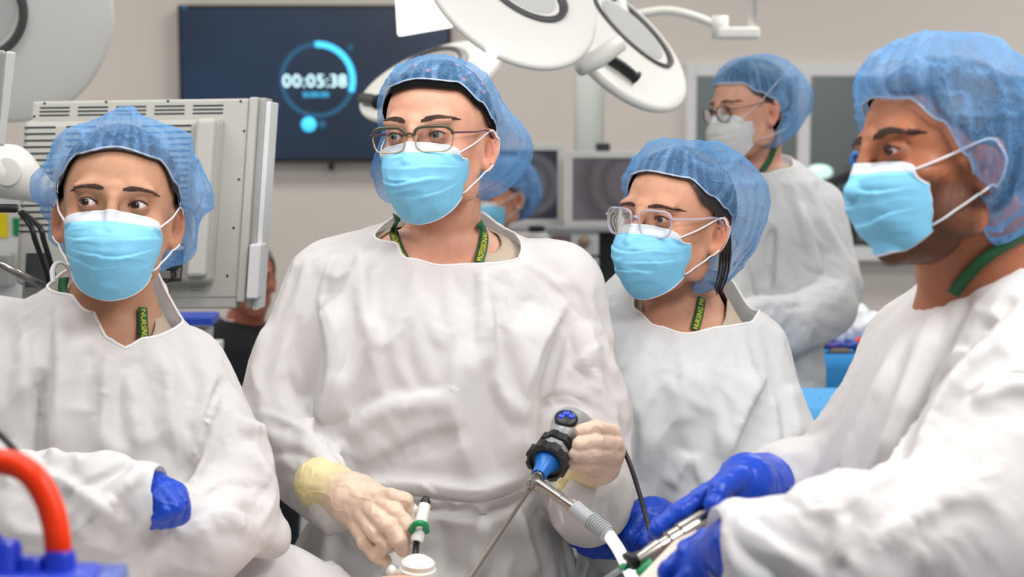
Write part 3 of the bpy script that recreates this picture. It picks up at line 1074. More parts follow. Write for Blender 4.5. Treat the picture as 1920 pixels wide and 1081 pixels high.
        wr = (1 - np.abs(noise(q * np.array([1, 1, 2.2]), 28, rs)) * 3).clip(0) * 1.8 + noise(q, 30, rs + 2) * 1.6 + noise(q, 70, rs + 4) * .6
        edge_f = sstep(0, .15, UVm[:, 1]) * sstep(1.0, .9, UVm[:, 1])
        Vm[:, 1] += wr * edge_f
        for i in range(len(Vm)):
            fy = onface(Vm[i, 0], Vm[i, 2])
            v = UVm[i, 1]
            if v < .16 and fy > 0:
                # the wired nose band follows the face
                Vm[i, 1] = (fy + 2.2) * (1 - v / .16) + Vm[i, 1] * v / .16 if Vm[i, 1] > fy + 2.2 else fy + 2.2
            elif fy + 2 > Vm[i, 1]:
                Vm[i, 1] = fy + 2
        for _ in range(1):
            G = Vm.reshape(NV, NU, 3); H = G.copy()
            H[1:-1, 1:-1] = (G[1:-1, 1:-1] * 2 + G[:-2, 1:-1] + G[2:, 1:-1] + G[1:-1, :-2] + G[1:-1, 2:]) / 6
            Vm = H.reshape(-1, 3)
        Fm = np.array([(j * NU + i, j * NU + i + 1, (j + 1) * NU + i + 1, (j + 1) * NU + i) for j in range(NV - 1) for i in range(NU - 1)])
        G = Vm.reshape(NV, NU, 3)
        mo = mesh('surgical_mask', W(Vm), Fm, M[mk.get('mat', 'mask')], root, uv=UVm)
        sd = mo.modifiers.new('thick', 'SOLIDIFY'); sd.thickness = .0009; sd.offset = 1
        rim = np.concatenate([G[-1], G[::-1][:, -1][1:-1] if False else G[-1][:0]])
        Vt, Ft = tube(G[-1], 2.0, 6, flat=.45)
        mesh('mask_binding', W(Vt), Ft, M['white'], mo)
        for sx in (-1, 1):
            ci = NU - 1 if sx > 0 else 0
            Vt, Ft = tube(G[:, ci], 1.4, 6, flat=.6)
            mesh('mask_binding', W(Vt), Ft, M[mk.get('trim', 'white')], mo)
            a0, a1 = G[int(NV * .06), ci], G[int(NV * .93), ci]
            if mk.get('ties'):
                for p in mk['ties'][0 if sx < 0 else 1]:
                    Vt, Ft = tube(smooth_path([G[int(NV * p[0]), ci]] + [np.array(k_) for k_ in p[1:]]), 2.6, 6, flat=.3)
                    mesh('mask_tie', W(Vt), Ft, M['white'], mo)
            else:
                et, eb = np.array([sx * 81, -4, 22.0]), np.array([sx * 79, -6, -28.0])
                loop = smooth_path([a0, a0 * .55 + et * .45 + np.array([sx * 3, 0, 0]), et, et + np.array([sx * 2, -14, -6]), np.array([sx * 86, -22, -4]),
                                    eb + np.array([sx * 2, -8, 2]), eb, a1 * .5 + eb * .5 + np.array([sx * 3, 0, 0]), a1], 8)
                for iq in range(1, len(loop) - 1):
                    hq = bvh.find_nearest(Vector(loop[iq]))
                    if hq[0] is not None and (Vector(loop[iq]) - hq[0]).dot(hq[1]) < 1.4 and hq[3] < 14:
                        loop[iq] = np.array(hq[0] + hq[1] * 1.5)
                Vt, Ft = tube(loop, 1.25, 6)
                mesh('ear_loop', W(Vt), Ft, M['white'], mo)
    if o.get('earring'):
        for (q_, rr_, mm_) in (((-79.5, -3, -26), 2.0, 'btn'), ((-80, -3, -30.5), 1.6, 'white')):
            ge = Grid(np.array(q_) - 3, np.array(q_) + 3, .5); ge.D = ge.dist_ell(q_, (rr_, rr_, rr_)); Ve, Fe = ge.net()
            mesh('earring', W(Ve), Fe, M[mm_], root)
    # ---- glasses
    if 'glasses' in o:
        gl = o['glasses']
        fr = gl['mat']
        parts, lens = [], []
        wid, hei, zc, r = gl.get('w', 26), gl.get('hh', 19), gl.get('z', 10), gl.get('r', 1.3)
        yb = gl.get('y', 103)
        root_g = None
        for sx in (1, -1):
            loop = []
            for t in np.linspace(0, 2 * math.pi, 48, endpoint=False):
                cx_, cz_ = math.cos(t), math.sin(t)
                e = gl.get('sq', .62)
                xx = abs(cx_) ** e * (1 if cx_ > 0 else -1) * wid
                zz = abs(cz_) ** e * (1 if cz_ > 0 else -1) * hei
                if zz < 0: xx *= 1 - .14 * (-zz / hei)
                X_ = sx * 34 + xx
                loop.append((X_, yb - (X_ / 60) ** 2 * 10 + zz * gl.get('tilt', .12), zc + zz))
            loop = np.array(loop)
            if 'top' in gl:
                idx = np.arange(48)
                up = [i for i in idx if loop[i, 2] > zc + gl.get('tsplit', 2)]
                up = sorted(up)
                parts.append(('frame', tube(loop[up], r * gl.get('tk', 1.35), 8), gl['top']))
                parts.append(('frame', tube(loop, r * .8, 8, closed=True), fr))
            else:
                parts.append(('frame', tube(loop, r, 8, closed=True), fr))
            c = loop.mean(0)
            Vl = np.concatenate([loop, [c + np.array([0, 1.2, 0])]])
            Fl = [(i, (i + 1) % 48, 48) for i in range(48)]
            lens.append((Vl, Fl))
            hx = loop[np.argmax(loop[:, 0] * sx)] + np.array([0, 0, hei * .45])
            tp = smooth_path([hx, hx + np.array([sx * 4, -3, .5]), (sx * 76, 46, zc + hei * .45 + 3), (sx * 79, 4, 22), (sx * 80, -14, 12)], 8)
            parts.append(('temple', tube(tp, gl.get('tr', 1.9), 8, flat=.55, flatdir=(0, .01, 1.0)), gl.get('tm', fr)))
        bx = 34 - wid
        parts.append(('bridge', tube(smooth_path([(-bx - .5, yb - 1, zc + 5), (0, yb + 2.5, zc + 9), (bx + .5, yb - 1, zc + 5)], 8), r * 1.2, 8), gl.get('top', fr)))
        go = empty('eyeglasses', W((0, yb, zc)))
        go.parent = root
        for nm, (Vq, Fq), mt in parts:
            q = mesh('glasses_' + nm, W(Vq), Fq, mt, go)
        for Vq, Fq in lens:
            mesh('glasses_lens', W(Vq), Fq, M['lens'], go)
    return root, W, R


def glass_lens():
    t = NT('lens')
    tp = t.n('ShaderNodeBsdfTransparent'); tp.inputs[0].default_value = (.97, .98, .98, 1)
    gl = t.n('ShaderNodeBsdfGlossy'); gl.inputs['Roughness'].default_value = .02
    fr = t.n('ShaderNodeFresnel'); fr.inputs[0].default_value = 1.35
    mx = t.n('ShaderNodeMixShader')
    t.l(fr.outputs[0], mx.inputs[0]); t.l(tp.outputs[0], mx.inputs[1]); t.l(gl.outputs[0], mx.inputs[2])
    t.l(mx.outputs[0], t.out.inputs[0])
    return t.m


M['lens'] = glass_lens()
M['clearframe'] = mat('clear_frame', srgb(205, 195, 215), .1, spec=.9, alpha=.55, coat=.6)
M['olive'] = mat('olive_frame', srgb(78, 74, 48), .3)
M['gold'] = mat('pale_frame', srgb(200, 180, 150), .3, metal=.5)
M['purple'] = mat('purple_temple', srgb(80, 30, 60), .35)
M['darkred'] = mat('dark_frame', srgb(60, 40, 42), .3)

# ------------------------------------------------------------------ gowns


def chain_px(l):
    """[(px, py, depth, radius_m)] -> chain"""
    return [(P(a, b, d), r) for a, b, d, r in l]


def torso_vals(X, Y, Z, rows, p=2.4):
    R_ = sorted([(P(xl, py, dc)[2], (P(xl, py, dc)[0] + P(xr, py, dc)[0]) / 2, (P(xr, py, dc)[0] - P(xl, py, dc)[0]) / 2, dc, ht) for (py, xl, xr, dc, ht) in rows])
    R_ = np.array(R_)
    f = lambda i: np.interp(Z.ravel(), R_[:, 0], R_[:, i]).astype(np.float32).reshape(Z.shape)
    a, b = f(2), f(4)
    q = (np.abs((X - f(1)) / a) ** p + np.abs((Y - f(3)) / b) ** p) ** (1 / p)
    return np.maximum((q - 1) * np.minimum(a, b), Z - R_[-1, 0])


def torso_field(g, rows, p=2.4):
    R_ = []
    for (py, xl, xr, dc, ht) in rows:
        a, b = P(xl, py, dc), P(xr, py, dc)
        R_.append((a[2], (a[0] + b[0]) / 2, (b[0] - a[0]) / 2, dc, ht))
    R_.sort()
    R_ = np.array(R_)
    z = g.Z.ravel()
    f = lambda i: np.interp(z, R_[:, 0], R_[:, i]).astype(np.float32)[None, None, :]
    cx, a, cy, b = f(1), f(2), f(3), f(4)
    q = (np.abs((g.X - cx) / a) ** p + np.abs((g.Y - cy) / b) ** p) ** (1 / p)
    d = (q - 1) * np.minimum(a, b)
    d = np.maximum(d, g.Z - R_[-1, 0])
    return np.maximum(d, R_[0, 0] - g.Z)


def gown_grid(o, h, off=0.0):
    lo, hi = np.array(o['lo'], float), np.array(o['hi'], float)
    g = Grid(lo, hi, h)
    g.D = (torso_field(g, o['rows']) + 0).astype(np.float32)
    k = o.get('k', .045)
    for ch in o['arms']:
        c = Grid(lo, hi, h)
        c.chain(chain_px(ch), .03)
        g.add(c.D, k)
    for ch in o.get('extra', []):
        c = Grid(lo, hi, h)
        c.chain(chain_px(ch), .02)
        g.add(c.D, .02)
    g.D = g.D + off
    return g


def seg_dist(px, py, pts):
    """distance, side and arclength fraction to a pixel polyline"""
    best = np.full(px.shape, 1e9); side = np.zeros(px.shape); arc = np.zeros(px.shape)
    pts = smooth_path(pts, 6) if len(pts) > 2 else np.asarray(pts, float)
    L = np.concatenate([[0], np.cumsum(np.linalg.norm(np.diff(pts, axis=0), axis=1))])
    for i in range(len(pts) - 1):
        a, b = pts[i], pts[i + 1]
        d = b - a; l2 = d @ d
        t = np.clip(((px - a[0]) * d[0] + (py - a[1]) * d[1]) / l2, 0, 1)
        qx, qy = a[0] + t * d[0], a[1] + t * d[1]
        r = np.hypot(px - qx, py - qy)
        s = np.sign(d[0] * (py - a[1]) - d[1] * (px - a[0]))
        m = r < best
        best[m] = r[m]; side[m] = s[m]; arc[m] = ((L[i] + t * math.sqrt(l2)) / L[-1])[m]
    return best, side, arc


def apply_folds(V, N, folds, gain=1.0):
    px, py = topix(V)
    view = (V - CAM); view /= np.linalg.norm(view, axis=1)[:, None]
    face = sstep(.15, -.25, (N * view).sum(1))
    dsp = np.zeros(len(V))
    for f in folds:
        pts, amp, w1, w2 = f[:4]
        r, s, arc = seg_dist(px, py, pts)
        w = np.where(s > 0, w2, w1)
        prof = np.clip(1 - r / w, 0, 1)
        prof = prof ** (f[4] if len(f) > 4 else 1.4)
        tp = np.clip(np.minimum(arc, 1 - arc) / .18, 0, 1) ** .7 if not (len(f) > 5 and f[5]) else 1
        dsp += amp * gain * prof * tp
    return V + N * (dsp * face)[:, None] / 1000


def cloth_sim(name, V, F, pin, coll, frames=18, grow=.07, o={}):
    me = mesh(name, V, F, None)
    vg = me.vertex_groups.new(name='pin')
    for wv in (1.0,):
        vg.add([int(i) for i in np.nonzero(pin >= .99)[0]], 1.0, 'REPLACE')
    c = me.modifiers.new('cloth', 'CLOTH')
    s = c.settings
    s.quality = o.get('quality', 6)
    s.mass = .12
    s.tension_stiffness = 25; s.compression_stiffness = 25; s.shear_stiffness = 8
    s.bending_stiffness = o.get('bend', 3.5)
    s.tension_damping = 15; s.compression_damping = 15; s.shear_damping = 15; s.bending_damping = 1.5
    s.air_damping = 4
    s.shrink_min = -grow; s.shrink_max = -grow
    s.vertex_group_mass = 'pin'
    s.pin_stiffness = 5
    cs = c.collision_settings
    cs.use_collision = True
    cs.distance_min = .004; cs.collision_quality = 2
    cs.use_self_collision = o.get('selfc', False); cs.self_distance_min = .003
    s.effector_weights.gravity = o.get('grav', .6)
    c.point_cache.frame_start = 1; c.point_cache.frame_end = 250
    cobs = []
    for (Vc, Fc) in coll:
        cm = mesh('collider', Vc, Fc, None)
        m = cm.modifiers.new('c', 'COLLISION')
        cm.collision.thickness_outer = .004; cm.collision.cloth_friction = 12
        cobs.append(cm)
    for f in range(1, frames + 1):
        SC.frame_set(f)
    dg = bpy.context.evaluated_depsgraph_get()
    ev = me.evaluated_get(dg)
    out = np.empty(len(V) * 3)
    ev.data.vertices.foreach_get('co', out)
    for ob in cobs + [me]:
        d = ob.data
        bpy.data.objects.remove(ob, do_unlink=True)
        bpy.data.meshes.remove(d)
    SC.frame_set(1)
    return out.reshape(-1, 3)


def loop_sub(V, F):
    """one level of Loop subdivision of a triangle mesh"""
    n = len(V)
    A = np.concatenate([F[:, [0, 1]], F[:, [1, 2]], F[:, [2, 0]]])
    O = np.concatenate([F[:, 2], F[:, 0], F[:, 1]])
    key = np.sort(A, 1)
    u, inv = np.unique(key[:, 0].astype(np.int64) * n + key[:, 1], return_inverse=True)
    a, b = u // n, u % n
    m = len(u)
    cnt = np.bincount(inv, minlength=m)
    S = np.zeros((m, 3)); np.add.at(S, inv, V[O])
    mid = (V[a] + V[b]) / 2
    full = cnt == 2
    E = np.where(full[:, None], (V[a] + V[b]) * .375 + S * .125, mid)
    val = np.bincount(np.concatenate([a, b]), minlength=n)
    Sn = np.zeros((n, 3)); np.add.at(Sn, a, V[b]); np.add.at(Sn, b, V[a])
    be = np.nonzero(~full)[0]
    Bs = np.zeros((n, 3)); bc = np.zeros(n)
    np.add.at(Bs, a[be], V[b[be]]); np.add.at(Bs, b[be], V[a[be]]); np.add.at(bc, a[be], 1); np.add.at(bc, b[be], 1)
    beta = np.where(val == 3, 3 / 16, 3 / (8 * np.maximum(val, 1)))[:, None]
    W = V * (1 - val[:, None] * beta) + Sn * beta
    W = np.where((bc > 0)[:, None], np.where((bc == 2)[:, None], V * .75 + Bs * .125, V), W)
    e = inv.reshape(3, -1).T + n
    T = np.concatenate([np.stack([F[:, 0], e[:, 0], e[:, 2]], 1), np.stack([F[:, 1], e[:, 1], e[:, 0]], 1), np.stack([F[:, 2], e[:, 2], e[:, 1]], 1), e])
    return np.concatenate([W, E]), T


def gedge(V, F):
    """1 on vertices of an open edge"""
    n = len(V)
    A = np.sort(np.concatenate([F[:, [0, 1]], F[:, [1, 2]], F[:, [2, 0]]]), 1)
    u, c = np.unique(A[:, 0].astype(np.int64) * n + A[:, 1], return_counts=True)
    e = np.zeros(n)
    e[(u[c == 1] // n)] = 1; e[(u[c == 1] % n)] = 1
    return e


def gown(o, root, sim=True):
    h = o.get('gh', .009)
    V, F = gown_grid(o, h).net()
    V = relax(V, F, 4, .5)
    # openings: neckline by height around the neck axis, cuffs by planes
    nx, ny = o['neck_axis']
    th = np.degrees(np.arctan2(V[:, 0] - nx, -(V[:, 1] - ny)))      # 0 towards the camera, + = image right
    tab = []
    for (px, py, d) in o['neckline']:
        q = P(px, py, d)
        tab.append((math.degrees(math.atan2(q[0] - nx, -(q[1] - ny))), q[2], math.hypot(q[0] - nx, q[1] - ny)))
    tab += [(a, z, r) for a, z, r in o.get('neck_back', [])]
    fz = table([(a, z) for a, z, r in tab]); fr = table([(a, r) for a, z, r in tab])
    rad = np.hypot(V[:, 0] - nx, V[:, 1] - ny)
    gf = np.where(rad < .3, np.minimum(V[:, 2] - fz(th), fr(th) + .02 - rad), -.1)
    V, F, loops = clip(V, F, gf)
    nl = loops[0] if loops else None
    cuffs = []
    for ((p0, d0), rr) in o.get('cuffs', []):
        p0 = np.asarray(p0); d0 = np.asarray(d0) / np.linalg.norm(d0)
        q = V - p0
        t = q @ d0
        gr = np.linalg.norm(q - t[:, None] * d0, axis=1)
        gf = np.where((gr < rr) & (t < rr * 1.6), t, -.1)
        V, F, l2 = clip(V, F, gf)
        if l2: cuffs.append(l2[0])
    N = normals(V, F)
    if o.get('folds'):
        V = apply_folds(V, N, o['folds'])
    if sim:
        pin = (V[:, 2] < o.get('zpin', .84)).astype(float)
        if nl is not None:
            for q in nl[::2]:
                pin = np.maximum(pin, np.linalg.norm(V - q, axis=1) < .012)
        for cl in cuffs:
            for q in cl[::2]:
                pin = np.maximum(pin, np.linalg.norm(V - q, axis=1) < .01)
        Vc, Fc = gown_grid(o, .02, o.get('inset', .014)).net()
        V = cloth_sim('gown_sim', V, F, pin, [(Vc, Fc)], o.get('frames', 18), o.get('grow', .07), o)
    if sim:
        V = relax(V, F, 1, .5)
        S_ = relax(V, F, 7, .5)
        dd_ = V - S_
        ln_ = np.linalg.norm(dd_, axis=1)[:, None] + 1e-9
        m_ = ((V[:, 2] > .55) & (gedge(V, F) < .5)).astype(float)[:, None]
        V = V + dd_ / ln_ * np.minimum(ln_ * o.get('crisp', .8), .006) * m_
    V, F = loop_sub(V, F)
    if sim and o.get('folds'):
        V = apply_folds(V, normals(V, F), o['folds'], 1.0)
    go = mesh(o.get('name', 'surgical_gown'), V, F, M[o.get('mat', 'gown')], root)
    if nl is not None:
        # the bound neck edge follows the cut
        from mathutils.kdtree import KDTree
        Vt, Ft = tube(nl[::2], .0022, 6, closed=True)
        mesh('neck_binding', Vt, Ft, M['binding'], go)
    return go, nl

M['trousers'] = mat('scrub_trousers', srgb(60, 80, 120), .85, bump=.3, bscale=400)




def glove(root, mat_, col_, palm, fingers, cuff=(), cuffcol=None, h=.0016, kp=.012, kf=.0025, name='glove', label=None):
    pts = [P(a, b, d) for ch in list(palm) + list(fingers) + list(cuff) for a, b, d, r in ch]
    rm = max(r for ch in list(palm) + list(fingers) + list(cuff) for *_, r in ch) + .006
    lo, hi = np.min(pts, 0) - rm, np.max(pts, 0) + rm
    g = Grid(lo, hi, h)
    for ch in palm:
        g.chain(chain_px(ch), kp)
    D0 = g.D.copy()
    fs = []
    for ch in fingers:
        f = Grid(lo, hi, h)
        c = chain_px(ch)
        # each joint slightly thicker than the bone between
        f.chain(c, .002)
        fs.append(f.D)
    allf = fs[0].copy() if fs else None
    for f in fs[1:]:
        hh = np.clip(.5 + .5 * (allf - f) / kf, 0, 1)
        allf = (allf * (1 - hh) + f * hh - kf * hh * (1 - hh)).astype(np.float32)
    if fs:
        g.add(allf, .005)
    for ch in cuff:
        c = Grid(lo, hi, h); c.chain(chain_px(ch), .003)
        g.add(c.D, .003)
    V, F = g.net()
    V = relax(V, F, 1, .4)
    N = normals(V, F)
    V = V + N * (noise(V, 120, 3) * .0007 + (1 - np.abs(noise(V, 60, 8)) * 4).clip(0) * .0009)[:, None]
    C = np.tile(np.array(col_), (len(V), 1))
    if cuffcol is not None:
        q = P(*cuff[0][0][:3]); w_ = sstep(.075, .03, np.linalg.norm(V - q, axis=1))[:, None]
        C = C * (1 - w_) + np.array(cuffcol) * w_
    C *= (1 + .08 * noise(V, 50, 2))[:, None]
    o = mesh(name, V, F, mat_, root, col=C)
    if label: o['label'] = label
    return o


def cast(px, py, bv, off=.004, dflt=2.4):
    d = P(px, py, 1.0) - CAM
    d = Vector(d).normalized()
    h = bv.ray_cast(Vector(CAM), d)
    if h[0] is None:
        return P(px, py, dflt), np.array([0, -1.0, 0])
    n = np.array(h[1])
    if n @ np.array(d) > 0: n = -n
    return np.array(h[0]) + n * off, n


def bvh_of(*obs):
    V, F, n = [], [], 0
    for o in obs:
        m = o.data
        V += [o.matrix_world @ v.co for v in m.vertices]
        F += [tuple(i + n for i in p.vertices) for p in m.polygons]
        n = len(V)
    return BVHTree.FromPolygons(V, F)


def letters(text, size):
    """each letter as flat geometry, returns [(V, F, advance centre)]"""
    out, x = [], 0.0
    for ch in text:
        if ch == ' ':
            x += size * .3; continue
        c = bpy.data.curves.new('t', 'FONT'); c.body = ch; c.size = size; c.extrude = size * .02
        o = bpy.data.objects.new('t', c); COL.objects.link(o)
        dg = bpy.context.evaluated_depsgraph_get(); dg.update()
        me = bpy.data.meshes.new_from_object(o.evaluated_get(dg))
        V = np.array([v.co[:] for v in me.vertices]); F = [tuple(p.vertices) for p in me.polygons]
        w_ = V[:, 0].max() - V[:, 0].min() if len(V) else 0
        if len(V): V[:, 0] -= (V[:, 0].max() + V[:, 0].min()) / 2
        out.append((V, F, x + w_ / 2)); x += w_ + size * .12
        bpy.data.objects.remove(o, do_unlink=True); bpy.data.curves.remove(c); bpy.data.meshes.remove(me)
    return out, x


def flat_text(name, text, size, org, u, v, mat_, parent=None, center=True):
    L, wd = letters(text, size)
    u = np.asarray(u, float); v = np.asarray(v, float); n = np.cross(u, v)
    parts = []
    for V, F, cx in L:
        xx = V[:, 0] + cx - (wd / 2 if center else 0)
        parts.append((np.asarray(org) + xx[:, None] * u + (V[:, 1] - size * .35)[:, None] * v + V[:, 2][:, None] * n, F))
    V, F = merge(parts)
    return mesh(name, V, F, mat_, parent, smooth=False)


def ribbon(pts, nrm, w, th=.0008):
    pts = np.asarray(pts); n = len(pts)
    T = np.gradient(pts, axis=0); T /= np.linalg.norm(T, axis=1)[:, None]
    V = []
    for i in range(n):
        nn = nrm[i] - T[i] * (nrm[i] @ T[i]); nn /= np.linalg.norm(nn)
        s = np.cross(T[i], nn)
        for a, b in ((-1, -1), (1, -1), (1, 1), (-1, 1)):
            V.append(pts[i] + s * a * w / 2 + nn * b * th)
    F = []
    for i in range(n - 1):
        for j in range(4):
            k = (j + 1) % 4
            F.append((i * 4 + j, i * 4 + k, i * 4 + 4 + k, i * 4 + 4 + j))
    F += [(3, 2, 1, 0), tuple(range(n * 4 - 4, n * 4))]
    return np.array(V), F


def lanyard(root, bv, path, text=None, w=.014, dflt=2.4, tsize=.011, flip=False, tstart=.1):
    P0 = [cast(a, b, bv, .006, dflt) for a, b in path]
    pts = smooth_path([p for p, n in P0], 8)
    nr = smooth_path([n for p, n in P0], 8)
    nr = np.array([np.convolve(np.pad(nr[:, i], 4, mode='edge'), np.ones(9) / 9, 'valid') for i in range(3)]).T
    nr /= np.linalg.norm(nr, axis=1)[:, None]
    V, F = ribbon(pts, nr, w)
    lo = mesh('lanyard', V, F, M['lany'], root)
    if text:
        L = np.concatenate([[0], np.cumsum(np.linalg.norm(np.diff(pts, axis=0), axis=1))])
        ls, wd = letters(text, tsize)
        parts = []
        for Vl, Fl, cx in ls:
            s = L[-1] * tstart + cx
            if s > L[-1] - .002: break
            s2 = L[-1] - s if flip else s
            p = np.array([np.interp(s2, L, pts[:, i]) for i in range(3)])
            q = np.array([np.interp(s2 + .004, L, pts[:, i]) for i in range(3)]) - np.array([np.interp(s2 - .004, L, pts[:, i]) for i in range(3)])
            n = np.array([np.interp(s2, L, nr[:, i]) for i in range(3)])
            u = q / np.linalg.norm(q) * (-1 if flip else 1)
            n = n - u * (n @ u); n /= np.linalg.norm(n); v = np.cross(n, u)
            parts.append((p + n * .0015 + Vl[:, :1] * u + (Vl[:, 1:2] - tsize * .35) * v + Vl[:, 2:] * n, Fl))
        if parts:
            V, F = merge(parts)
            mesh('lanyard_print', V, F, M['yellow'], lo, smooth=False)
    return lo


def trousers(root, o, m_='trousers'):
    fx = np.mean([P(r_[1], r_[0], r_[3])[0] + P(r_[2], r_[0], r_[3])[0] for r_ in o['rows']]) / 2
    fy = o['rows'][-1][3]
    gt_ = Grid((fx - .24, fy - .16, .05), (fx + .24, fy + .16, .86), .014)
    for sx_ in (-.1, .1):
        gt_.chain([((fx + sx_, fy, .8), .1), ((fx + sx_ * 1.1, fy, .45), .078), ((fx + sx_ * 1.1, fy, .1), .065)], .02)
    gt_.D = np.maximum(gt_.D, .075 - gt_.Z)
    Vp, Fp = gt_.net()
    mesh('trousers', relax(Vp, Fp, 2), Fp, M[m_], root)


def scrub(root, o, matname='scrub'):
    o3_ = dict(o); o3_['arms'] = []
    V, F = gown_grid(o3_, .011, .020).net()
    V = relax(V, F, 2)
    nx, ny = o['neck_axis']
    th = np.degrees(np.arctan2(V[:, 0] - nx, -(V[:, 1] - ny)))
    tab = []
    for (px, py, d) in o['scrubline']:
        q = P(px, py, d)
        tab.append((math.degrees(math.atan2(q[0] - nx, -(q[1] - ny))), q[2], math.hypot(q[0] - nx, q[1] - ny)))
    tab += [(a, z, r) for a, z, r in o.get('neck_back', [])]
    fz = table([(a, z) for a, z, r in tab]); fr = table([(a, r) for a, z, r in tab])
    rad = np.hypot(V[:, 0] - nx, V[:, 1] - ny)
    gf = np.where(rad < .3, np.minimum(V[:, 2] - fz(th), fr(th) + .02 - rad), -.1)
    V, F, loops = clip(V, F, gf)
    V, F, l2 = clip(V, F, .7 - V[:, 2])
    so = mesh('scrub_top', V, F, M[matname], root)
    so.modifiers.new('thick', 'SOLIDIFY').thickness = .002
    return so
PEOPLE = 63

# ------------------------------------------------------------------ the clinicians


def neckpts(*l):
    return [(P(a, b, d), r) for a, b, d, r in l]


def build(label, group, pose, T, s, o):
    root, W, R = person(label, group, pose, T, s, o)
    sc_ = scrub(root, o, o.get('scrubm', 'scrub')) if 'scrubline' in o else None
    if o.get('sim', True) is not None:
        go, nl = gown(o, root, o.get('sim', True))
    else:
        go = None
    trousers(root, o, o.get('trousm', 'trousers'))
    bv = bvh_of(*([root] + ([sc_] if sc_ else [])))
    for l in o.get('lany', []):
        lanyard(root, bv, **l)
    return root, W, go


GB = srgb(8, 66, 186)
LX = srgb(226, 196, 174)
LXC = srgb(232, 216, 160)
GRP = 'masked clinicians in white gowns'

# --- first from the left: arms folded
o1 = dict(skin=srgb(190, 140, 110), h=1.8, ear_out=44, gaze=(24, -2), iris=srgb(48, 28, 18), lid=(6.4, 4.6), brow=(33, 38, 32), browr=.5, nbrow=190,
    neck=neckpts((215, 480, 2.24, .050), (212, 580, 2.27, .053), (212, 640, 2.28, .07)),
    chest=[P(60, 690, 2.12), P(360, 690, 2.2)],
    lo=(-.85, 1.86, .5), hi=(-.26, 2.5, 1.45),
    rows=[(505, 120, 290, 2.31, .06), (538, 90, 305, 2.30, .08), (585, 20, 330, 2.28, .10), (630, -40, 362, 2.27, .12), (680, -60, 385, 2.26, .13), (760, -60, 405, 2.25, .135), (900, -50, 430, 2.25, .135), (1100, -60, 440, 2.26, .15), (1700, -80, 460, 2.26, .17)],
    arms=[[(-10, 655, 2.27, .075), (-90, 860, 2.15, .075)], [(-90, 900, 2.13, .07), (60, 935, 2.02, .055), (200, 935, 1.985, .05), (285, 925, 1.975, .036)],
          [(350, 690, 2.26, .055), (418, 850, 2.2, .062)], [(440, 900, 2.17, .056), (500, 985, 2.15, .024), (440, 970, 2.12, .045)], [(435, 920, 2.17, .058), (380, 985, 2.08, .055), (200, 1050, 2.02, .05), (90, 1050, 2.02, .045)]],
    k=.016, neck_axis=(P(210, 600, 2.28)[0], 2.28),
    neckline=[(100, 535, 2.28), (125, 552, 2.22), (165, 590, 2.17), (207, 640, 2.15), (235, 655, 2.15), (275, 637, 2.17), (318, 603, 2.27)],
    neck_back=[(125, 1.40, .075), (180, 1.42, .075), (-125, 1.41, .075)],
    scrubline=[(112, 545, 2.28), (150, 590, 2.2), (215, 700, 2.15), (262, 640, 2.2), (285, 585, 2.27)],
    folds=[([(76, 690), (70, 790), (80, 880)], -13, 26, 12), ([(108, 560), (110, 700), (98, 860)], 8, 60, 14), ([(335, 905), (372, 830), (422, 700)], -11, 14, 36), ([(350, 900), (388, 820), (430, 720)], 7, 22, 16),
           ([(240, 690), (262, 850)], 5, 34, 30), ([(300, 650), (318, 760), (335, 870)], 5, 40, 40), ([(200, 660), (190, 860)], 5, 50, 26),
           ([(445, 790), (505, 800)], 7, 12, 22), ([(470, 830), (512, 920), (480, 1000)], 7, 16, 26), ([(380, 930), (430, 905), (500, 915)], -7, 12, 20), ([(330, 1000), (420, 960), (480, 990)], 6, 14, 24),
           ([(0, 880), (120, 905), (230, 985)], 8, 26, 14), ([(270, 880), (210, 940), (130, 1010)], 8, 16, 30), ([(110, 930), (180, 900), (250, 870)], -5, 14, 18), ([(20, 1000), (140, 1010), (240, 1040)], 6, 24, 16), ([(20, 560), (50, 640), (40, 760)], 6, 24, 30)],
    cuffs=[((P(302, 925, 1.975), (1, -.1, .05)), .055)],
    zpin=.9, grow=.045, mat='gown',
    mask=dict(seed=3),
    cap=dict(edge=[(0, 86), (38, 76), (62, 48), (80, 34), (98, 28), (114, 0), (126, -40), (180, -55), (-126, -40), (-114, 0), (-98, 28), (-82, 34), (-62, 50), (-38, 77)],
             puff=[(0, 10), (40, 8), (70, 18), (100, 24), (180, 26), (-100, 30), (-70, 28), (-40, 14)],
             hang=[(0, 0), (60, 8), (85, 22), (120, 30), (180, 26), (-120, 34), (-85, 24), (-60, 6)],
             pleat=4.5, fold=5, seed=11, npl=30, lobes=[(4, 72, 14, 14), (-62, 40, 16, 14), (85, 4, 16, 13), (-88, 4, 16, 14), (62, 40, 8, 12), (-120, -34, 20, 16), (120, -34, 14, 14)]),
    lany=[dict(path=[(120, 520), (124, 555), (140, 580)], dflt=2.25), dict(path=[(262, 575), (264, 610), (268, 650)], text='NURSING', dflt=2.2, tstart=.05)])

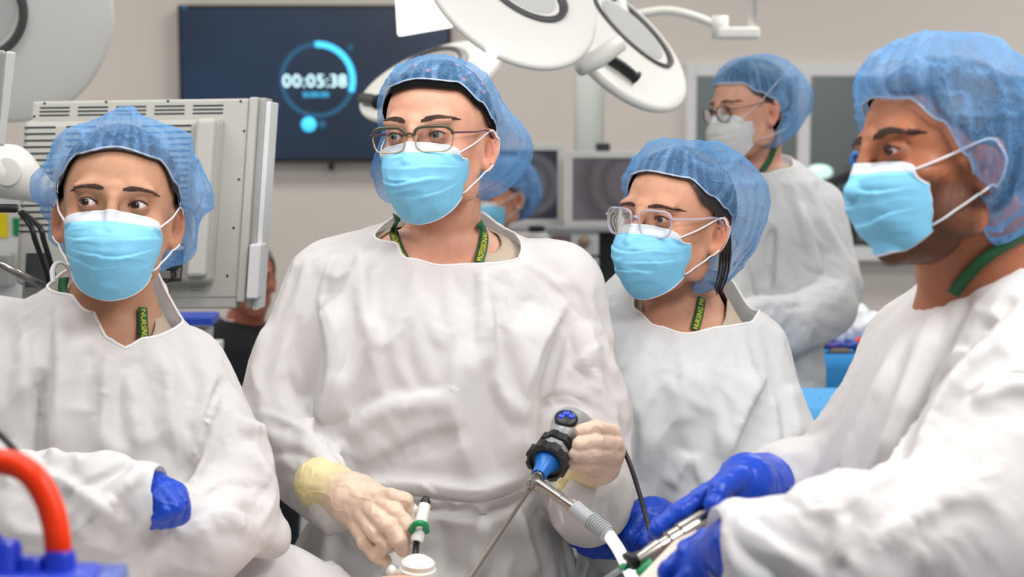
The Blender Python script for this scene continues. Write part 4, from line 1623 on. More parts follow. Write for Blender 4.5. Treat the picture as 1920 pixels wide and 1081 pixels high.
# --- second: tall, black headband, oval glasses
o2 = dict(skin=srgb(214, 158, 132), h=1.8, ear_out=38, gaze=(10, -2), iris=srgb(92, 106, 84), lid=(5.4, 4.2), brow=(34, 44, 38), browr=.7, nbrow=210, browk=1.1,
    neck=neckpts((838, 350, 2.49, .05), (835, 440, 2.52, .052), (832, 490, 2.53, .07)),
    chest=[P(690, 560, 2.38), P(980, 560, 2.4)],
    lo=(-.50, 2.08, .5), hi=(.33, 2.78, 1.55),
    rows=[(395, 750, 905, 2.56, .06), (425, 715, 938, 2.55, .085), (452, 620, 1000, 2.54, .11), (490, 572, 1050, 2.52, .13), (600, 580, 1070, 2.49, .145), (700, 590, 1062, 2.49, .15), (800, 585, 1045, 2.49, .15), (900, 592, 1045, 2.5, .15), (960, 580, 1050, 2.5, .15), (1081, 522, 1080, 2.5, .16), (1600, 440, 1130, 2.5, .18)],
    arms=[[(622, 530, 2.51, .07), (530, 740, 2.48, .068)], [(520, 790, 2.45, .066), (615, 905, 2.29, .04)],
          [(1040, 540, 2.51, .075), (1080, 760, 2.48, .075), (1105, 890, 2.42, .07)], [(1108, 915, 2.38, .064), (1088, 900, 2.26, .03)]],
    k=.016, neck_axis=(P(832, 450, 2.52)[0], 2.52),
    neckline=[(710, 423, 2.54), (733, 455, 2.44), (765, 486, 2.405), (830, 499, 2.39), (880, 497, 2.39), (916, 494, 2.41), (942, 458, 2.53)],
    neck_back=[(125, 1.482, .085), (180, 1.50, .085), (-125, 1.482, .085)],
    scrubline=[(722, 425, 2.54), (752, 470, 2.45), (830, 560, 2.39), (905, 480, 2.43), (925, 440, 2.53)],
    folds=[([(600, 555), (617, 640), (616, 710), (592, 785)], 11, 70, 12), ([(612, 560), (630, 640), (630, 720), (604, 800)], 4, 50, 8), ([(588, 790), (620, 830), (655, 870)], -9, 14, 18), ([(676, 455), (684, 560), (700, 650)], 5, 30, 44),
           ([(1068, 560), (1012, 660), (988, 790), (1000, 890)], 11, 12, 70), ([(905, 500), (916, 560), (925, 640)], 4, 12, 50), ([(650, 800), (730, 755), (850, 740)], 5, 24, 34), ([(690, 880), (780, 830), (880, 800)], -5, 20, 40), ([(860, 640), (850, 760), (880, 880)], 5, 50, 40),
           ([(600, 950), (760, 932), (900, 945), (1010, 905)], -10, 12, 14, 1.2), ([(600, 920), (760, 905), (900, 918), (1010, 880)], 8, 26, 22), ([(790, 908), (820, 930)], 5, 6, 10), ([(700, 960), (760, 1081)], 7, 16, 44),
           ([(905, 950), (885, 1081)], 7, 36, 14), ([(820, 960), (845, 1081)], -5, 30, 30), ([(970, 950), (1012, 1081)], 7, 14, 34), ([(620, 960), (600, 1081)], 7, 30, 14),
           ([(505, 590), (478, 690), (500, 760)], 6, 20, 34), ([(560, 590), (540, 700), (570, 770)], -6, 20, 20), ([(480, 770), (560, 800), (640, 865)], 7, 14, 30), ([(500, 850), (560, 850), (610, 880)], -5, 16, 16), ([(1105, 600), (1125, 740)], 6, 20, 44), ([(1010, 760), (1060, 740), (1110, 760)], -6, 14, 22), ([(1060, 700), (1130, 640)], 5, 14, 22)],
    grow=.045, zpin=.86,
    mask=dict(seed=8),
    hairline=[(0, 86), (40, 79), (62, 58), (85, 34), (115, -10), (180, -60), (-115, -10), (-88, 28), (-66, 54), (-40, 80)],
    earring=1,
    band=[(0, 82), (40, 75), (66, 50), (90, 30), (130, -15), (180, -50), (-130, -15), (-92, 28), (-68, 53), (-40, 77)],
    glasses=dict(mat=M['gold'], top=M['olive'], tm=M['purple'], w=27, hh=17.5, z=8, sq=.52, r=1.4, tr=2.6, tk=1.7, tsplit=6),
    cap=dict(edge=[(0, 92), (40, 85), (66, 58), (88, 36), (108, 10), (124, -40), (180, -56), (-150, -54), (-124, -40), (-111, 0), (-100, 32), (-88, 40), (-68, 61), (-40, 87)],
             puff=[(0, 9), (60, 9), (90, 12), (140, 12), (180, 10), (-150, 10), (-112, 8), (-85, 7), (-50, 8)],
             hang=[(0, 0), (60, 4), (110, 26), (140, 36), (180, 30), (-150, 38), (-122, 36), (-106, 8), (-80, 0)],
             pleat=2.2, fold=4.5, seed=5, npl=26, lobes=[(-126, -16, 44, 22), (-145, -44, 34, 22), (112, -36, 72, 22)], spots=1),
    lany=[dict(path=[(744, 405), (741, 440), (748, 470), (760, 492)], text='NURSING PROFESSIONAL', flip=True, dflt=2.45, tstart=0),
          dict(path=[(892, 415), (903, 440), (903, 470), (897, 496)], text='PROFESSIONAL', flip=True, dflt=2.45, tstart=0)])

# --- third: clear square glasses
o3 = dict(skin=srgb(200, 146, 118), h=1.8, ear_out=40, gaze=(4, -4), iris=srgb(62, 40, 30), lid=(5.2, 4.2), brow=(32, 37, 31), browr=.42, nbrow=130,
    neck=neckpts((1262, 500, 2.70, .05), (1250, 570, 2.72, .053), (1250, 610, 2.73, .07)),
    chest=[P(1120, 690, 2.56), P(1390, 690, 2.6)],
    lo=(.02, 2.3, .5), hi=(.56, 2.92, 1.42),
    rows=[(500, 1170, 1350, 2.76, .06), (530, 1130, 1380, 2.75, .085), (580, 1090, 1405, 2.73, .11), (620, 1080, 1430, 2.71, .125), (690, 1080, 1460, 2.69, .14), (780, 1085, 1470, 2.68, .14), (900, 1085, 1480, 2.68, .14), (1100, 1080, 1490, 2.68, .15), (1800, 1060, 1500, 2.68, .17)],
    arms=[[(1395, 665, 2.7, .075), (1450, 850, 2.64, .075), (1410, 960, 2.54, .06), (1320, 985, 2.48, .045)], [(1125, 640, 2.69, .07), (1100, 850, 2.62, .07), (1150, 1000, 2.52, .05)]],
    k=.016, neck_axis=(P(1255, 560, 2.72)[0], 2.72),
    neckline=[(1118, 512, 2.73), (1137, 548, 2.64), (1168, 588, 2.60), (1225, 616, 2.58), (1290, 628, 2.58), (1350, 612, 2.62), (1398, 590, 2.72)],
    neck_back=[(125, 1.36, .10), (180, 1.39, .09), (-125, 1.37, .09)],
    scrubline=[(1128, 512, 2.73), (1165, 560, 2.64), (1240, 700, 2.58), (1318, 620, 2.63), (1345, 560, 2.72)],
    folds=[([(1438, 700), (1400, 770), (1362, 865)], 9, 9, 66), ([(1448, 740), (1462, 840)], 5, 16, 40), ([(1296, 852), (1262, 915)], 7, 8, 34), ([(1300, 850), (1312, 905)], 5, 26, 8), ([(1150, 680), (1200, 780), (1200, 900)], 3, 60, 60),
           ([(1290, 680), (1285, 800)], 3, 60, 60), ([(1480, 720), (1500, 820)], 5, 30, 30)],
    grow=.02, zpin=.86, mat='gown2',
    mask=dict(seed=5),
    glasses=dict(mat=M['clearframe'], w=27, hh=20, z=7, sq=.5, r=1.8, tr=3.2),
    locks=[([(-72 + k * .8, 2 - k * 6, 30 - k * 3), (-73, -20 - k * 5, -10), (-66 - (k % 2) * 3, -34 - k * 4, -58), (-61 + k, -32 - k * 5, -88 - 5 * (k % 3))], 3.4) for k in range(6)],
    cap=dict(edge=[(0, 84), (40, 76), (66, 46), (88, 14), (120, -20), (180, -46), (-150, -48), (-130, -40), (-119, 0), (-108, 28), (-92, 38), (-70, 54), (-40, 78)],
             puff=[(0, 14), (60, 16), (90, 20), (140, 30), (180, 50), (-150, 56), (-115, 40), (-85, 20), (-50, 12)],
             hang=[(0, 0), (60, 6), (90, 20), (180, 34), (-140, 34), (-108, 16), (-80, 0)],
             pleat=3.2, fold=5, seed=21, npl=30, mat='cap', lobes=[(-150, 20, 14, 24), (20, 60, 6, 18)]),
    lany=[dict(path=[(1181, 560), (1181, 580), (1186, 602)], text='PROFESS', dflt=2.6, tstart=0), dict(path=[(1312, 560), (1309, 590), (1302, 622)], text='NURSING PROFESSIONAL', flip=True, dflt=2.6, tstart=0)])

# --- fourth: bearded man in profile at the right
o4 = dict(skin=srgb(166, 102, 70), h=1.9, gaze=(0, -3), iris=srgb(60, 36, 24), lid=(5.6, 4.0), brow=(33, 41, 33), browr=1.0, nbrow=260, browk=1.5, beard=1,
    neck=neckpts((1815, 430, 1.83, .062), (1835, 510, 1.86, .066), (1850, 570, 1.87, .085)),
    chest=[P(1700, 640, 1.75), P(1990, 600, 1.8)],
    lo=(.13, 1.36, .5), hi=(.80, 2.12, 1.54),
    rows=[(455, 1800, 2040, 1.90, .08), (510, 1765, 2090, 1.89, .12), (560, 1728, 2120, 1.89, .15), (620, 1668, 2150, 1.87, .175), (700, 1612, 2170, 1.86, .19), (780, 1572, 2180, 1.86, .2), (900, 1525, 2190, 1.86, .2), (1081, 1480, 2200, 1.86, .2), (1900, 1450, 2200, 1.86, .2)],
    arms=[[(1960, 660, 1.70, .09), (1830, 930, 1.60, .085)], [(1800, 985, 1.58, .08), (1590, 1020, 1.53, .062), (1375, 1022, 1.51, .040)],
          [(1720, 660, 2.0, .07), (1620, 830, 1.96, .06)], [(1600, 860, 1.95, .05), (1480, 885, 1.9, .038), (1385, 890, 1.9, .026)]],
    k=.016, neck_axis=(P(1845, 520, 1.86)[0], 1.86),
    neckline=[(1738, 560, 1.86), (1775, 545, 1.78), (1830, 522, 1.72), (1880, 498, 1.70), (1940, 468, 1.74), (1990, 440, 1.86)],
    neck_back=[(125, 1.47, .10), (180, 1.47, .12), (-125, 1.43, .11)],
    scrubline=[(1765, 548, 1.86), (1800, 530, 1.79), (1840, 500, 1.74), (1890, 465, 1.74), (1960, 440, 1.8)],
    folds=[([(1755, 590), (1700, 730), (1640, 880)], 7, 40, 60), ([(1905, 560), (1770, 690), (1708, 810), (1690, 880)], -12, 26, 16), ([(1930, 580), (1800, 700), (1730, 820), (1715, 880)], 7, 18, 50), ([(1690, 630), (1610, 790), (1560, 900)], 6, 40, 30),
           ([(1480, 915), (1560, 945), (1640, 905), (1720, 872), (1800, 885)], 6, 30, 18), ([(1590, 960), (1580, 1060)], 6, 16, 30), ([(1640, 1010), (1760, 930), (1880, 880)], 7, 20, 30), ([(1820, 740), (1900, 700), (1980, 720)], 8, 20, 40), ([(1380, 940), (1360, 1000), (1370, 1070)], 5, 20, 14)],
    cuffs=[((P(1338, 1015, 1.51), (-1, -.15, .02)), .07)],
    grow=.025, zpin=.84,
    mask=dict(seed=13, prof=[(0, 102, 6), (.13, 107, -7), (.3, 110, -24), (.5, 108, -44), (.72, 98, -66), (.9, 82, -84), (1, 70, -93)], side=[(0, 58, 60, -6), (.3, 60, 56, -22), (.6, 56, 50, -42), (.85, 49, 46, -60), (1, 45, 44, -70)]),
    cap=dict(edge=[(0, 76), (30, 72), (66, 40), (88, 14), (120, -20), (180, -52), (-150, -58), (-118, -54), (-98, -44), (-82, -26), (-68, 8), (-52, 42), (-30, 68)],
             puff=[(0, 24), (40, 22), (90, 30), (180, 40), (-120, 34), (-92, 30), (-70, 20), (-50, 24), (-20, 26)],
             hang=[(0, 6), (60, 10), (100, 14), (180, 20), (-120, 14), (-90, 2), (-40, 0), (-15, 6)],
             pleat=4.5, fold=5.5, seed=31, npl=26, mat='cap', lobes=[(-60, 62, 12, 26), (0, 30, 8, 16), (-110, 40, 10, 24)]),
    lany=[dict(path=[(1790, 545), (1818, 505), (1850, 475), (1890, 450), (1930, 432)], dflt=1.75, w=.013)])

# --- fifth: further back, white tie-on mask
o5 = dict(skin=srgb(212, 158, 134), h=2.6, gaze=(0, -12), lid=(4.6, 4.4), brow=(33, 38, 32), nbrow=60, browr=.6,
    neck=neckpts((1425, 270, 3.96, .05), (1420, 320, 3.97, .052), (1420, 345, 3.98, .07)),
    chest=[P(1370, 390, 3.82), P(1500, 390, 3.85)],
    lo=(.38, 3.46, .5), hi=(.92, 4.14, 1.56),
    rows=[(290, 1390, 1475, 4.0, .06), (308, 1362, 1500, 3.99, .09), (335, 1345, 1535, 3.97, .12), (400, 1350, 1560, 3.95, .13), (500, 1370, 1555, 3.94, .13), (600, 1380, 1545, 3.94, .13), (780, 1370, 1530, 3.94, .14), (1500, 1360, 1530, 3.94, .15)],
    arms=[[(1528, 395, 3.95, .075), (1556, 520, 3.9, .075)], [(1552, 560, 3.86, .07), (1480, 600, 3.72, .05), (1390, 585, 3.62, .04)], [(1370, 400, 3.95, .07), (1360, 560, 3.8, .06)]],
    k=.016, neck_axis=(P(1420, 320, 3.97)[0], 3.97),
    neckline=[(1342, 290, 3.97), (1372, 313, 3.88), (1402, 327, 3.84), (1442, 327, 3.84), (1475, 318, 3.88), (1497, 298, 3.97)],
    neck_back=[(125, 1.515, .09), (180, 1.53, .09), (-125, 1.52, .09)],
    scrubline=[(1350, 290, 3.97), (1385, 320, 3.88), (1420, 345, 3.84), (1455, 318, 3.88), (1470, 290, 3.97)],
    folds=[([(1450, 420), (1440, 540)], -12, 14, 30), ([(1500, 380), (1530, 520)], 9, 20, 20), ([(1400, 560), (1500, 560)], 9, 14, 20)],
    grow=.05, zpin=.9, mat='gown2',
    mask=dict(seed=2, mat='maskw', ties=[[(.07, (-76, 26, 20), (-90, -14, 58), (-70, -80, 95)), (.88, (-68, 10, -60), (-80, -20, -50), (-60, -50, -45))],
                                         [(.07, (66, 20, 22), (62, -20, 62), (30, -80, 95)), (.88, (60, 10, -70), (50, -40, -66), (0, -70, -62))]]),
    glasses=dict(mat=M['darkred'], w=23, hh=19, z=6, sq=.95, r=1.6, tr=1.8),
    cap=dict(edge=[(0, 76), (40, 70), (66, 46), (90, 28), (130, -10), (180, -60), (-130, -40), (-105, 0), (-90, 28), (-66, 46), (-40, 70)],
             puff=[(0, 6), (90, 10), (150, 24), (180, 40), (-140, 40), (-110, 22), (-85, 8), (-40, 6)],
             hang=[(0, 0), (90, 6), (180, 34), (-135, 34), (-108, 8), (-85, 0)],
             pleat=2, fold=3, seed=41, npl=24, lobes=[(-150, -6, 14, 24)]),
    lany=[dict(path=[(1450, 275), (1440, 300), (1428, 326)], dflt=3.9)])

if PEOPLE & 1:
    r1, W1, g1 = build('person with folded arms in white gown, in front of the beige monitor back', None, (8.5, 8.0, -4.3), (-.5083, 2.1965, 1.4854), .962, o1)
if PEOPLE & 2:
    r2, W2, g2 = build('tall person in oval glasses and black headband holding a camera head with cream gloves', None, (-19.6, 3.4, 2.5), (-.1059, 2.4434, 1.5714), .98, o2)
if PEOPLE & 4:
    r3, W3, g3 = build('person in clear square glasses standing between the tall person and the bearded man', None, (-42, 4.5, -1.5), (.2526, 2.636, 1.4425), .988, o3)
if PEOPLE & 8:
    r4, W4, g4 = build('bearded person in profile at the right holding a steel instrument in blue gloves', None, (-71, 2, 11), (.4455, 1.7738, 1.5631), .946, o4)
if PEOPLE & 16:
    r5, W5, g5 = build('person in white tie-on mask and round dark glasses standing before the internal window', None, (-63.6, -5.9, 4.9), (.5439, 3.9039, 1.615), .963, o5)

# two more people far behind
if PEOPLE & 32:
    M['blackcloth'] = mat('black_cloth', srgb(16, 17, 24), .9)
    o6 = dict(skin=srgb(196, 140, 112), h=3.4, gaze=(0, -5), nbrow=10,
        neck=neckpts((925, 425, 5.55, .05), (922, 470, 5.58, .055), (920, 500, 5.6, .07)), chest=[],
        lo=(-.30, 5.15, .5), hi=(.24, 5.85, 1.35), rows=[(450, 895, 950, 5.6, .06), (465, 860, 985, 5.6, .09), (490, 830, 1012, 5.58, .11), (560, 830, 1015, 5.56, .13), (900, 825, 1015, 5.56, .14), (1300, 820, 1020, 5.56, .15)],
        arms=[[(1000, 510, 5.56, .06), (1012, 620, 5.5, .06), (940, 640, 5.35, .05)], [(845, 510, 5.56, .06), (835, 620, 5.5, .06), (900, 640, 5.35, .05)]],
        neck_axis=(P(922, 470, 5.6)[0], 5.6), neckline=[(893, 455, 5.6), (905, 468, 5.5), (925, 474, 5.48), (945, 468, 5.5), (962, 452, 5.6)],
        neck_back=[(125, 1.17, .09), (180, 1.18, .09), (-125, 1.17, .09)], gh=.016, mask=dict(seed=4), mat='gown2',
        cap=dict(edge=[(0, 76), (40, 70), (66, 46), (90, 28), (130, -10), (180, -60), (-130, -40), (-105, 0), (-90, 28), (-66, 46), (-40, 70)],
                 puff=[(0, 8), (90, 12), (180, 30), (-130, 34), (-90, 8)], hang=[(0, 0), (90, 10), (180, 36), (-130, 36), (-90, 4)], pleat=3, fold=4, seed=51, npl=22, mat='capd', dens=.3))
    r6, W6, g6 = build('partly hidden person in blue cap and mask far behind the tall person', None, (-55, -6, 0), (P(944, 372, 5.5)), .97, dict(o6, sim=False))
    o7 = dict(skin=srgb(176, 108, 84), h=3.4, nbrow=10, hairm='hairg',
        hairline=[(0, 76), (50, 70), (75, 30), (95, -10), (120, -40), (180, -70), (-120, -40), (-95, -10), (-75, 30), (-50, 70)],
        neck=neckpts((470, 575, 5.0, .05), (460, 600, 5.03, .055), (450, 630, 5.05, .07)), chest=[],
        lo=(-1.12, 4.6, .5), hi=(-.55, 5.4, 1.2), rows=[(590, 425, 480, 5.05, .06), (605, 390, 500, 5.05, .1), (640, 370, 520, 5.03, .12), (900, 365, 525, 5.0, .14), (1300, 360, 530, 5.0, .15)],
        arms=[[(382, 660, 5.0, .06), (375, 780, 4.9, .05)], [(510, 660, 5.0, .06), (520, 780, 4.9, .05)]],
        neck_axis=(P(455, 600, 5.05)[0], 5.05), neckline=[(430, 592, 5.05), (440, 602, 4.97), (455, 606, 4.95), (470, 602, 4.97), (480, 592, 5.05)],
        neck_back=[(125, 1.03, .09), (180, 1.04, .09), (-125, 1.03, .09)], gh=.016, name='black_shirt', mat='blackcloth', trousm='blackcloth')
    r7, W7, g7 = build('grey haired person in black seen between the beige monitor and the tall person', None, (20, 0, 0), (P(468, 528, 5.0)), .97, dict(o7, sim=False))

# ------------------------------------------------------------------ gloved hands
if PEOPLE & 1:
    glove(r1, M['nitrile'], GB, palm=[[(285, 930, 1.99, .03), (312, 942, 1.985, .026)], [(312, 942, 1.985, .026), (326, 958, 1.99, .018)]],
          fingers=[[(318, 922, 1.975, .011), (338, 938, 1.975, .0105), (340, 966, 1.985, .009)], [(304, 920, 1.965, .011), (328, 950, 1.96, .0105), (322, 975, 1.975, .009)],
                   [(292, 930, 1.96, .011), (310, 958, 1.955, .0105), (302, 978, 1.97, .009)], [(284, 940, 1.96, .010), (296, 964, 1.955, .010), (286, 980, 1.97, .0085)]])
if PEOPLE & 2:
    glove(r2, M['latex'], LX, cuffcol=LXC,
          palm=[[(618, 912, 2.27, .030), (665, 932, 2.24, .029), (700, 935, 2.22, .020)], [(660, 935, 2.24, .027), (692, 962, 2.22, .018)], [(655, 940, 2.24, .026), (672, 980, 2.23, .016)], [(660, 930, 2.24, .026), (715, 945, 2.215, .017)]],
          fingers=[[(700, 930, 2.215, .014), (735, 930, 2.20, .0105), (762, 938, 2.20, .0095), (766, 962, 2.205, .0085)],
                   [(715, 942, 2.205, .0135), (742, 960, 2.185, .0115), (762, 985, 2.18, .0105), (770, 1008, 2.19, .009)],
                   [(698, 955, 2.205, .0135), (728, 985, 2.175, .0118), (748, 1012, 2.17, .011), (756, 1030, 2.18, .0095)],
                   [(684, 968, 2.21, .013), (706, 1000, 2.185, .011), (724, 1018, 2.18, .0105), (712, 1032, 2.19, .009)],
                   [(668, 980, 2.22, .012), (685, 1015, 2.20, .0105), (702, 1038, 2.195, .0098), (722, 1050, 2.195, .0088)],
                   [(690, 940, 2.25, .014), (740, 975, 2.24, .011), (775, 975, 2.225, .009)]],
          cuff=[[(600, 906, 2.285, .036), (632, 915, 2.265, .031)]])
    glove(r2, M['latex'], LX, cuffcol=LXC,
          palm=[[(1083, 892, 2.27, .025), (1120, 868, 2.235, .025), (1140, 845, 2.225, .022)], [(1135, 830, 2.225, .020), (1130, 870, 2.23, .023)], [(1090, 885, 2.26, .024), (1110, 850, 2.25, .022)]],
          fingers=[[(1148, 812, 2.215, .0115), (1118, 803, 2.185, .0108), (1090, 808, 2.178, .0095)],
                   [(1153, 832, 2.21, .012), (1116, 829, 2.175, .0115), (1086, 833, 2.168, .010)],
                   [(1150, 852, 2.21, .0118), (1112, 850, 2.172, .0112), (1080, 851, 2.168, .0098)],
                   [(1140, 872, 2.215, .0112), (1104, 869, 2.18, .0105), (1072, 866, 2.178, .009)],
                   [(1120, 840, 2.25, .014), (1085, 822, 2.245, .0115), (1064, 815, 2.24, .010)]],
          cuff=[[(1080, 905, 2.275, .027), (1086, 885, 2.262, .025)]])
if PEOPLE & 4:
    glove(r3, M['nitrile'], GB,
          palm=[[(1265, 990, 2.47, .034), (1215, 985, 2.44, .036), (1185, 1000, 2.42, .03)], [(1230, 965, 2.45, .026), (1190, 975, 2.43, .026)]],
          fingers=[[(1185, 965, 2.42, .013), (1165, 985, 2.40, .012), (1168, 1015, 2.39, .010)], [(1200, 975, 2.40, .013), (1180, 1005, 2.385, .012), (1190, 1032, 2.39, .010)],
                   [(1222, 985, 2.40, .013), (1206, 1015, 2.38, .012), (1216, 1040, 2.39, .010)], [(1245, 992, 2.41, .012), (1235, 1022, 2.395, .011), (1246, 1042, 2.4, .009)]])
    glove(r3, M['nitrile'], GB,
          palm=[[(1175, 1018, 2.46, .027), (1135, 1012, 2.44, .024), (1110, 1008, 2.43, .02)]],
          fingers=[[(1120, 1000, 2.42, .012), (1085, 994, 2.41, .0105), (1052, 985, 2.41, .008)], [(1120, 1014, 2.42, .012), (1085, 1010, 2.41, .0105), (1062, 1000, 2.41, .008)],
                   [(1125, 1026, 2.42, .012), (1098, 1025, 2.41, .0105), (1076, 1014, 2.41, .008)], [(1140, 1032, 2.43, .011), (1112, 1034, 2.42, .0095), (1092, 1028, 2.42, .008)]])
if PEOPLE & 8:
    glove(r4, M['nitrile'], GB,
          palm=[[(1438, 905, 1.86, .030), (1400, 905, 1.80, .028), (1375, 910, 1.78, .02)], [(1430, 895, 1.86, .025), (1395, 895, 1.80, .022)]],
          fingers=[[(1372, 900, 1.785, .013), (1325, 926, 1.765, .0112), (1275, 958, 1.755, .0105), (1232, 992, 1.75, .0095)],
                   [(1385, 895, 1.77, .013), (1350, 915, 1.745, .0115), (1338, 945, 1.735, .0102)],
                   [(1370, 915, 1.80, .012), (1310, 945, 1.79, .0112), (1262, 975, 1.785, .0105), (1228, 1005, 1.785, .0095)],
                   [(1400, 925, 1.82, .012), (1350, 950, 1.825, .011), (1320, 975, 1.83, .0095)]])
    glove(r4, M['nitrile'], GB,
          palm=[[(1425, 1024, 1.522, .028), (1388, 1026, 1.525, .030), (1345, 1050, 1.56, .025), (1315, 1078, 1.56, .022)], [(1360, 1012, 1.58, .018), (1325, 1040, 1.58, .020)]],
          fingers=[[(1330, 1025, 1.57, .012), (1290, 1040, 1.575, .0110), (1250, 1072, 1.575, .0098)], [(1335, 1050, 1.55, .0125), (1298, 1082, 1.55, .011), (1262, 1112, 1.55, .0098)],
                   [(1350, 1072, 1.55, .012), (1312, 1108, 1.55, .011), (1285, 1135, 1.55, .0095)], [(1345, 1005, 1.60, .011), (1316, 1012, 1.62, .0098), (1286, 1028, 1.63, .0088)]])

# ------------------------------------------------------------------ instruments held


def L3(A, B):
    return np.asarray(B) - np.asarray(A)


def part(name, VF, m, root=None, smooth=True, bev=0):
    o = mesh(name, VF[0], [tuple(f) for f in VF[1]], m, root, smooth=smooth)
    if bev: bevel(o, bev)
    return o


def autosmooth(o):
    m = o.modifiers.new('edges', 'EDGE_SPLIT'); m.split_angle = math.radians(38)
    return o


# endoscope camera head with its telescope
tip = P(880, 1085, 1.93); jn = P(1003, 902, 2.12); hd = P(1030, 858, 2.165); top = P(1062, 806, 2.215)
ax = L3(jn, top); ax /= np.linalg.norm(ax)
end = empty('endoscope_camera', hd)
props(end, 'grey and black camera head with blue buttons and a long steel telescope', 'endoscope')
Lt = np.linalg.norm(L3(tip, jn))
autosmooth(part('telescope_shaft', lathe(tip, L3(tip, jn), [(0, .0026), (Lt * .9, .0026), (Lt * .9, .0034), (Lt, .0038)], 16), M['shaft'], end))
autosmooth(part('telescope_joint', lathe(jn - ax * .012, ax, [(0, .005), (.004, .0085), (.014, .009), (.018, .0075), (.024, .0075), (.028, .009), (.034, .009)], 24), M['steel'], end))
autosmooth(part('eyepiece_cone', lathe(jn + ax * .012, ax, [(0, .0095), (.012, .0105), (.022, .013), (.034, .0185), (.036, .019)], 28), M['bluep'], end))


def gear(A, d, t0, t1, r, n, dep, seg=96, hole=None):
    u, v, dd = frame_of(d)
    V = []
    ang = np.linspace(0, 2 * math.pi, seg, endpoint=False)
    rr = r * (1 - dep * (np.sin(ang * n) > .2))
    rings = [(t0, .9), (t0 + .0012, 1), (t1 - .0012, 1), (t1, .9)]
    if hole: rings = [(t0 + .004, hole / r), (t0, hole / r)] + rings
    for t, k in rings:
        q = rr * k if k in (1, .9) else np.full(seg, r * k)
        V.append(A + dd * t + q[:, None] * (np.cos(ang)[:, None] * u + np.sin(ang)[:, None] * v))
    V = np.concatenate(V); F = []
    for i in range(len(rings) - 1):
        for j in range(seg):
            k = (j + 1) % seg
            F.append((i * seg + j, i * seg + k, (i + 1) * seg + k, (i + 1) * seg + j))
    F.append(tuple(range(seg))[::-1]); F.append(tuple(range((len(rings) - 1) * seg, len(rings) * seg)))
    return V, F


g0 = hd - ax * .014
autosmooth(part('focus_ring', gear(g0, ax, 0, .016, .0285, 8, .09, hole=.022), M['black'], end))
autosmooth(part('coupler_body', lathe(g0 + ax * .014, ax, [(0, .019), (.003, .0205), (.02, .0205), (.024, .019)], 8), M['grey'], end))
autosmooth(part('zoom_ring', gear(g0 + ax * .032, ax, 0, .014, .0235, 7, .08), M['black'], end))
gb = Grid(top - .05, top + .06, .0016)
up_ = np.cross(ax, FW); up_ /= np.linalg.norm(up_)
gb.chain([(top - ax * .014, .019), (top + ax * .012, .0225)], .006)
gb.chain([(top + ax * .012, .02), (P(1085, 798, 2.24), .016), (P(1108, 800, 2.26), .010)], .012)
V, F = gb.net()
mesh('camera_housing', relax(V, F, 2), F, M['grey'], end)
bt = P(1062, 783, 2.205); bn = np.array([.05, -.55, .85]); bn /= np.linalg.norm(bn)
u_, v_, _ = frame_of(bn)
pad = part('button_pad', lathe(bt - bn * .006, bn, [(0, .0155), (.006, .0155), (.0085, .013), (.0095, .006)], 28), M['black'], end)
for k, (a, b) in enumerate(((-.0065, 0), (.0065, 0), (0, .0055))):
    c = bt + RT * a + np.cross(RT, bn) * -b
    part('button', lathe(c - bn * .001, bn, [(0, .0052), (.0045, .005), (.0062, .0034), (.0066, .001)], 16), M['btn'], pad)
pp = P(1046, 886, 2.13)
cb = smooth_path([P(1104, 800, 2.258), P(1132, 803, 2.265), P(1156, 818, 2.25), P(1178, 862, 2.22), P(1196, 915, 2.2), P(1210, 965, 2.18), P(1219, 1000, 2.16), P(1224, 1040, 2.12), P(1215, 1120, 2.05)], 10)
Vt, Ft = tube(cb, .0033, 10)
mesh('camera_cable', Vt, Ft, M['black'], end)
# light post and light cable
a0, a1 = P(1008, 903, 2.115), P(1078, 952, 2.09)
Ld = L3(a0, a1); Ll = np.linalg.norm(Ld)
autosmooth(part('light_post', lathe(a0, Ld, [(0, .006), (Ll * .45, .006), (Ll * .46, .0072), (Ll * .62, .0072), (Ll * .63, .0062), (Ll * .86, .0062), (Ll * .87, .0085), (Ll, .0085)], 24), M['steel'], end))
lc = empty('light_cable', a1)
props(lc, 'white glowing light cable with ribbed grey end plugged in below the camera head', 'cable')
b1 = P(1142, 1003, 2.05); d1 = L3(a1, b1); l1 = np.linalg.norm(d1)
ribs = [(0, .0105), (l1 * .45, .0095)]
for i in range(9):
    t = .46 + i * .058
    ribs += [(l1 * t, .0095), (l1 * (t + .006), .0115), (l1 * (t + .03), .0112), (l1 * (t + .036), .0092)]
ribs += [(l1, .008)]
M['boot'] = mat('grey_rubber', srgb(168, 170, 172), .45)
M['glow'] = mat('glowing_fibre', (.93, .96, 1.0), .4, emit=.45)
autosmooth(part('strain_relief', lathe(a1, d1, ribs, 24), M['boot'], lc))
Vt, Ft = tube(smooth_path([b1, P(1160, 1030, 2.03), P(1176, 1062, 2.0), P(1190, 1095, 1.96), P(1200, 1140, 1.9)], 8), .0078, 14)
mesh('fibre_bundle', Vt, Ft, M['glow'], lc)

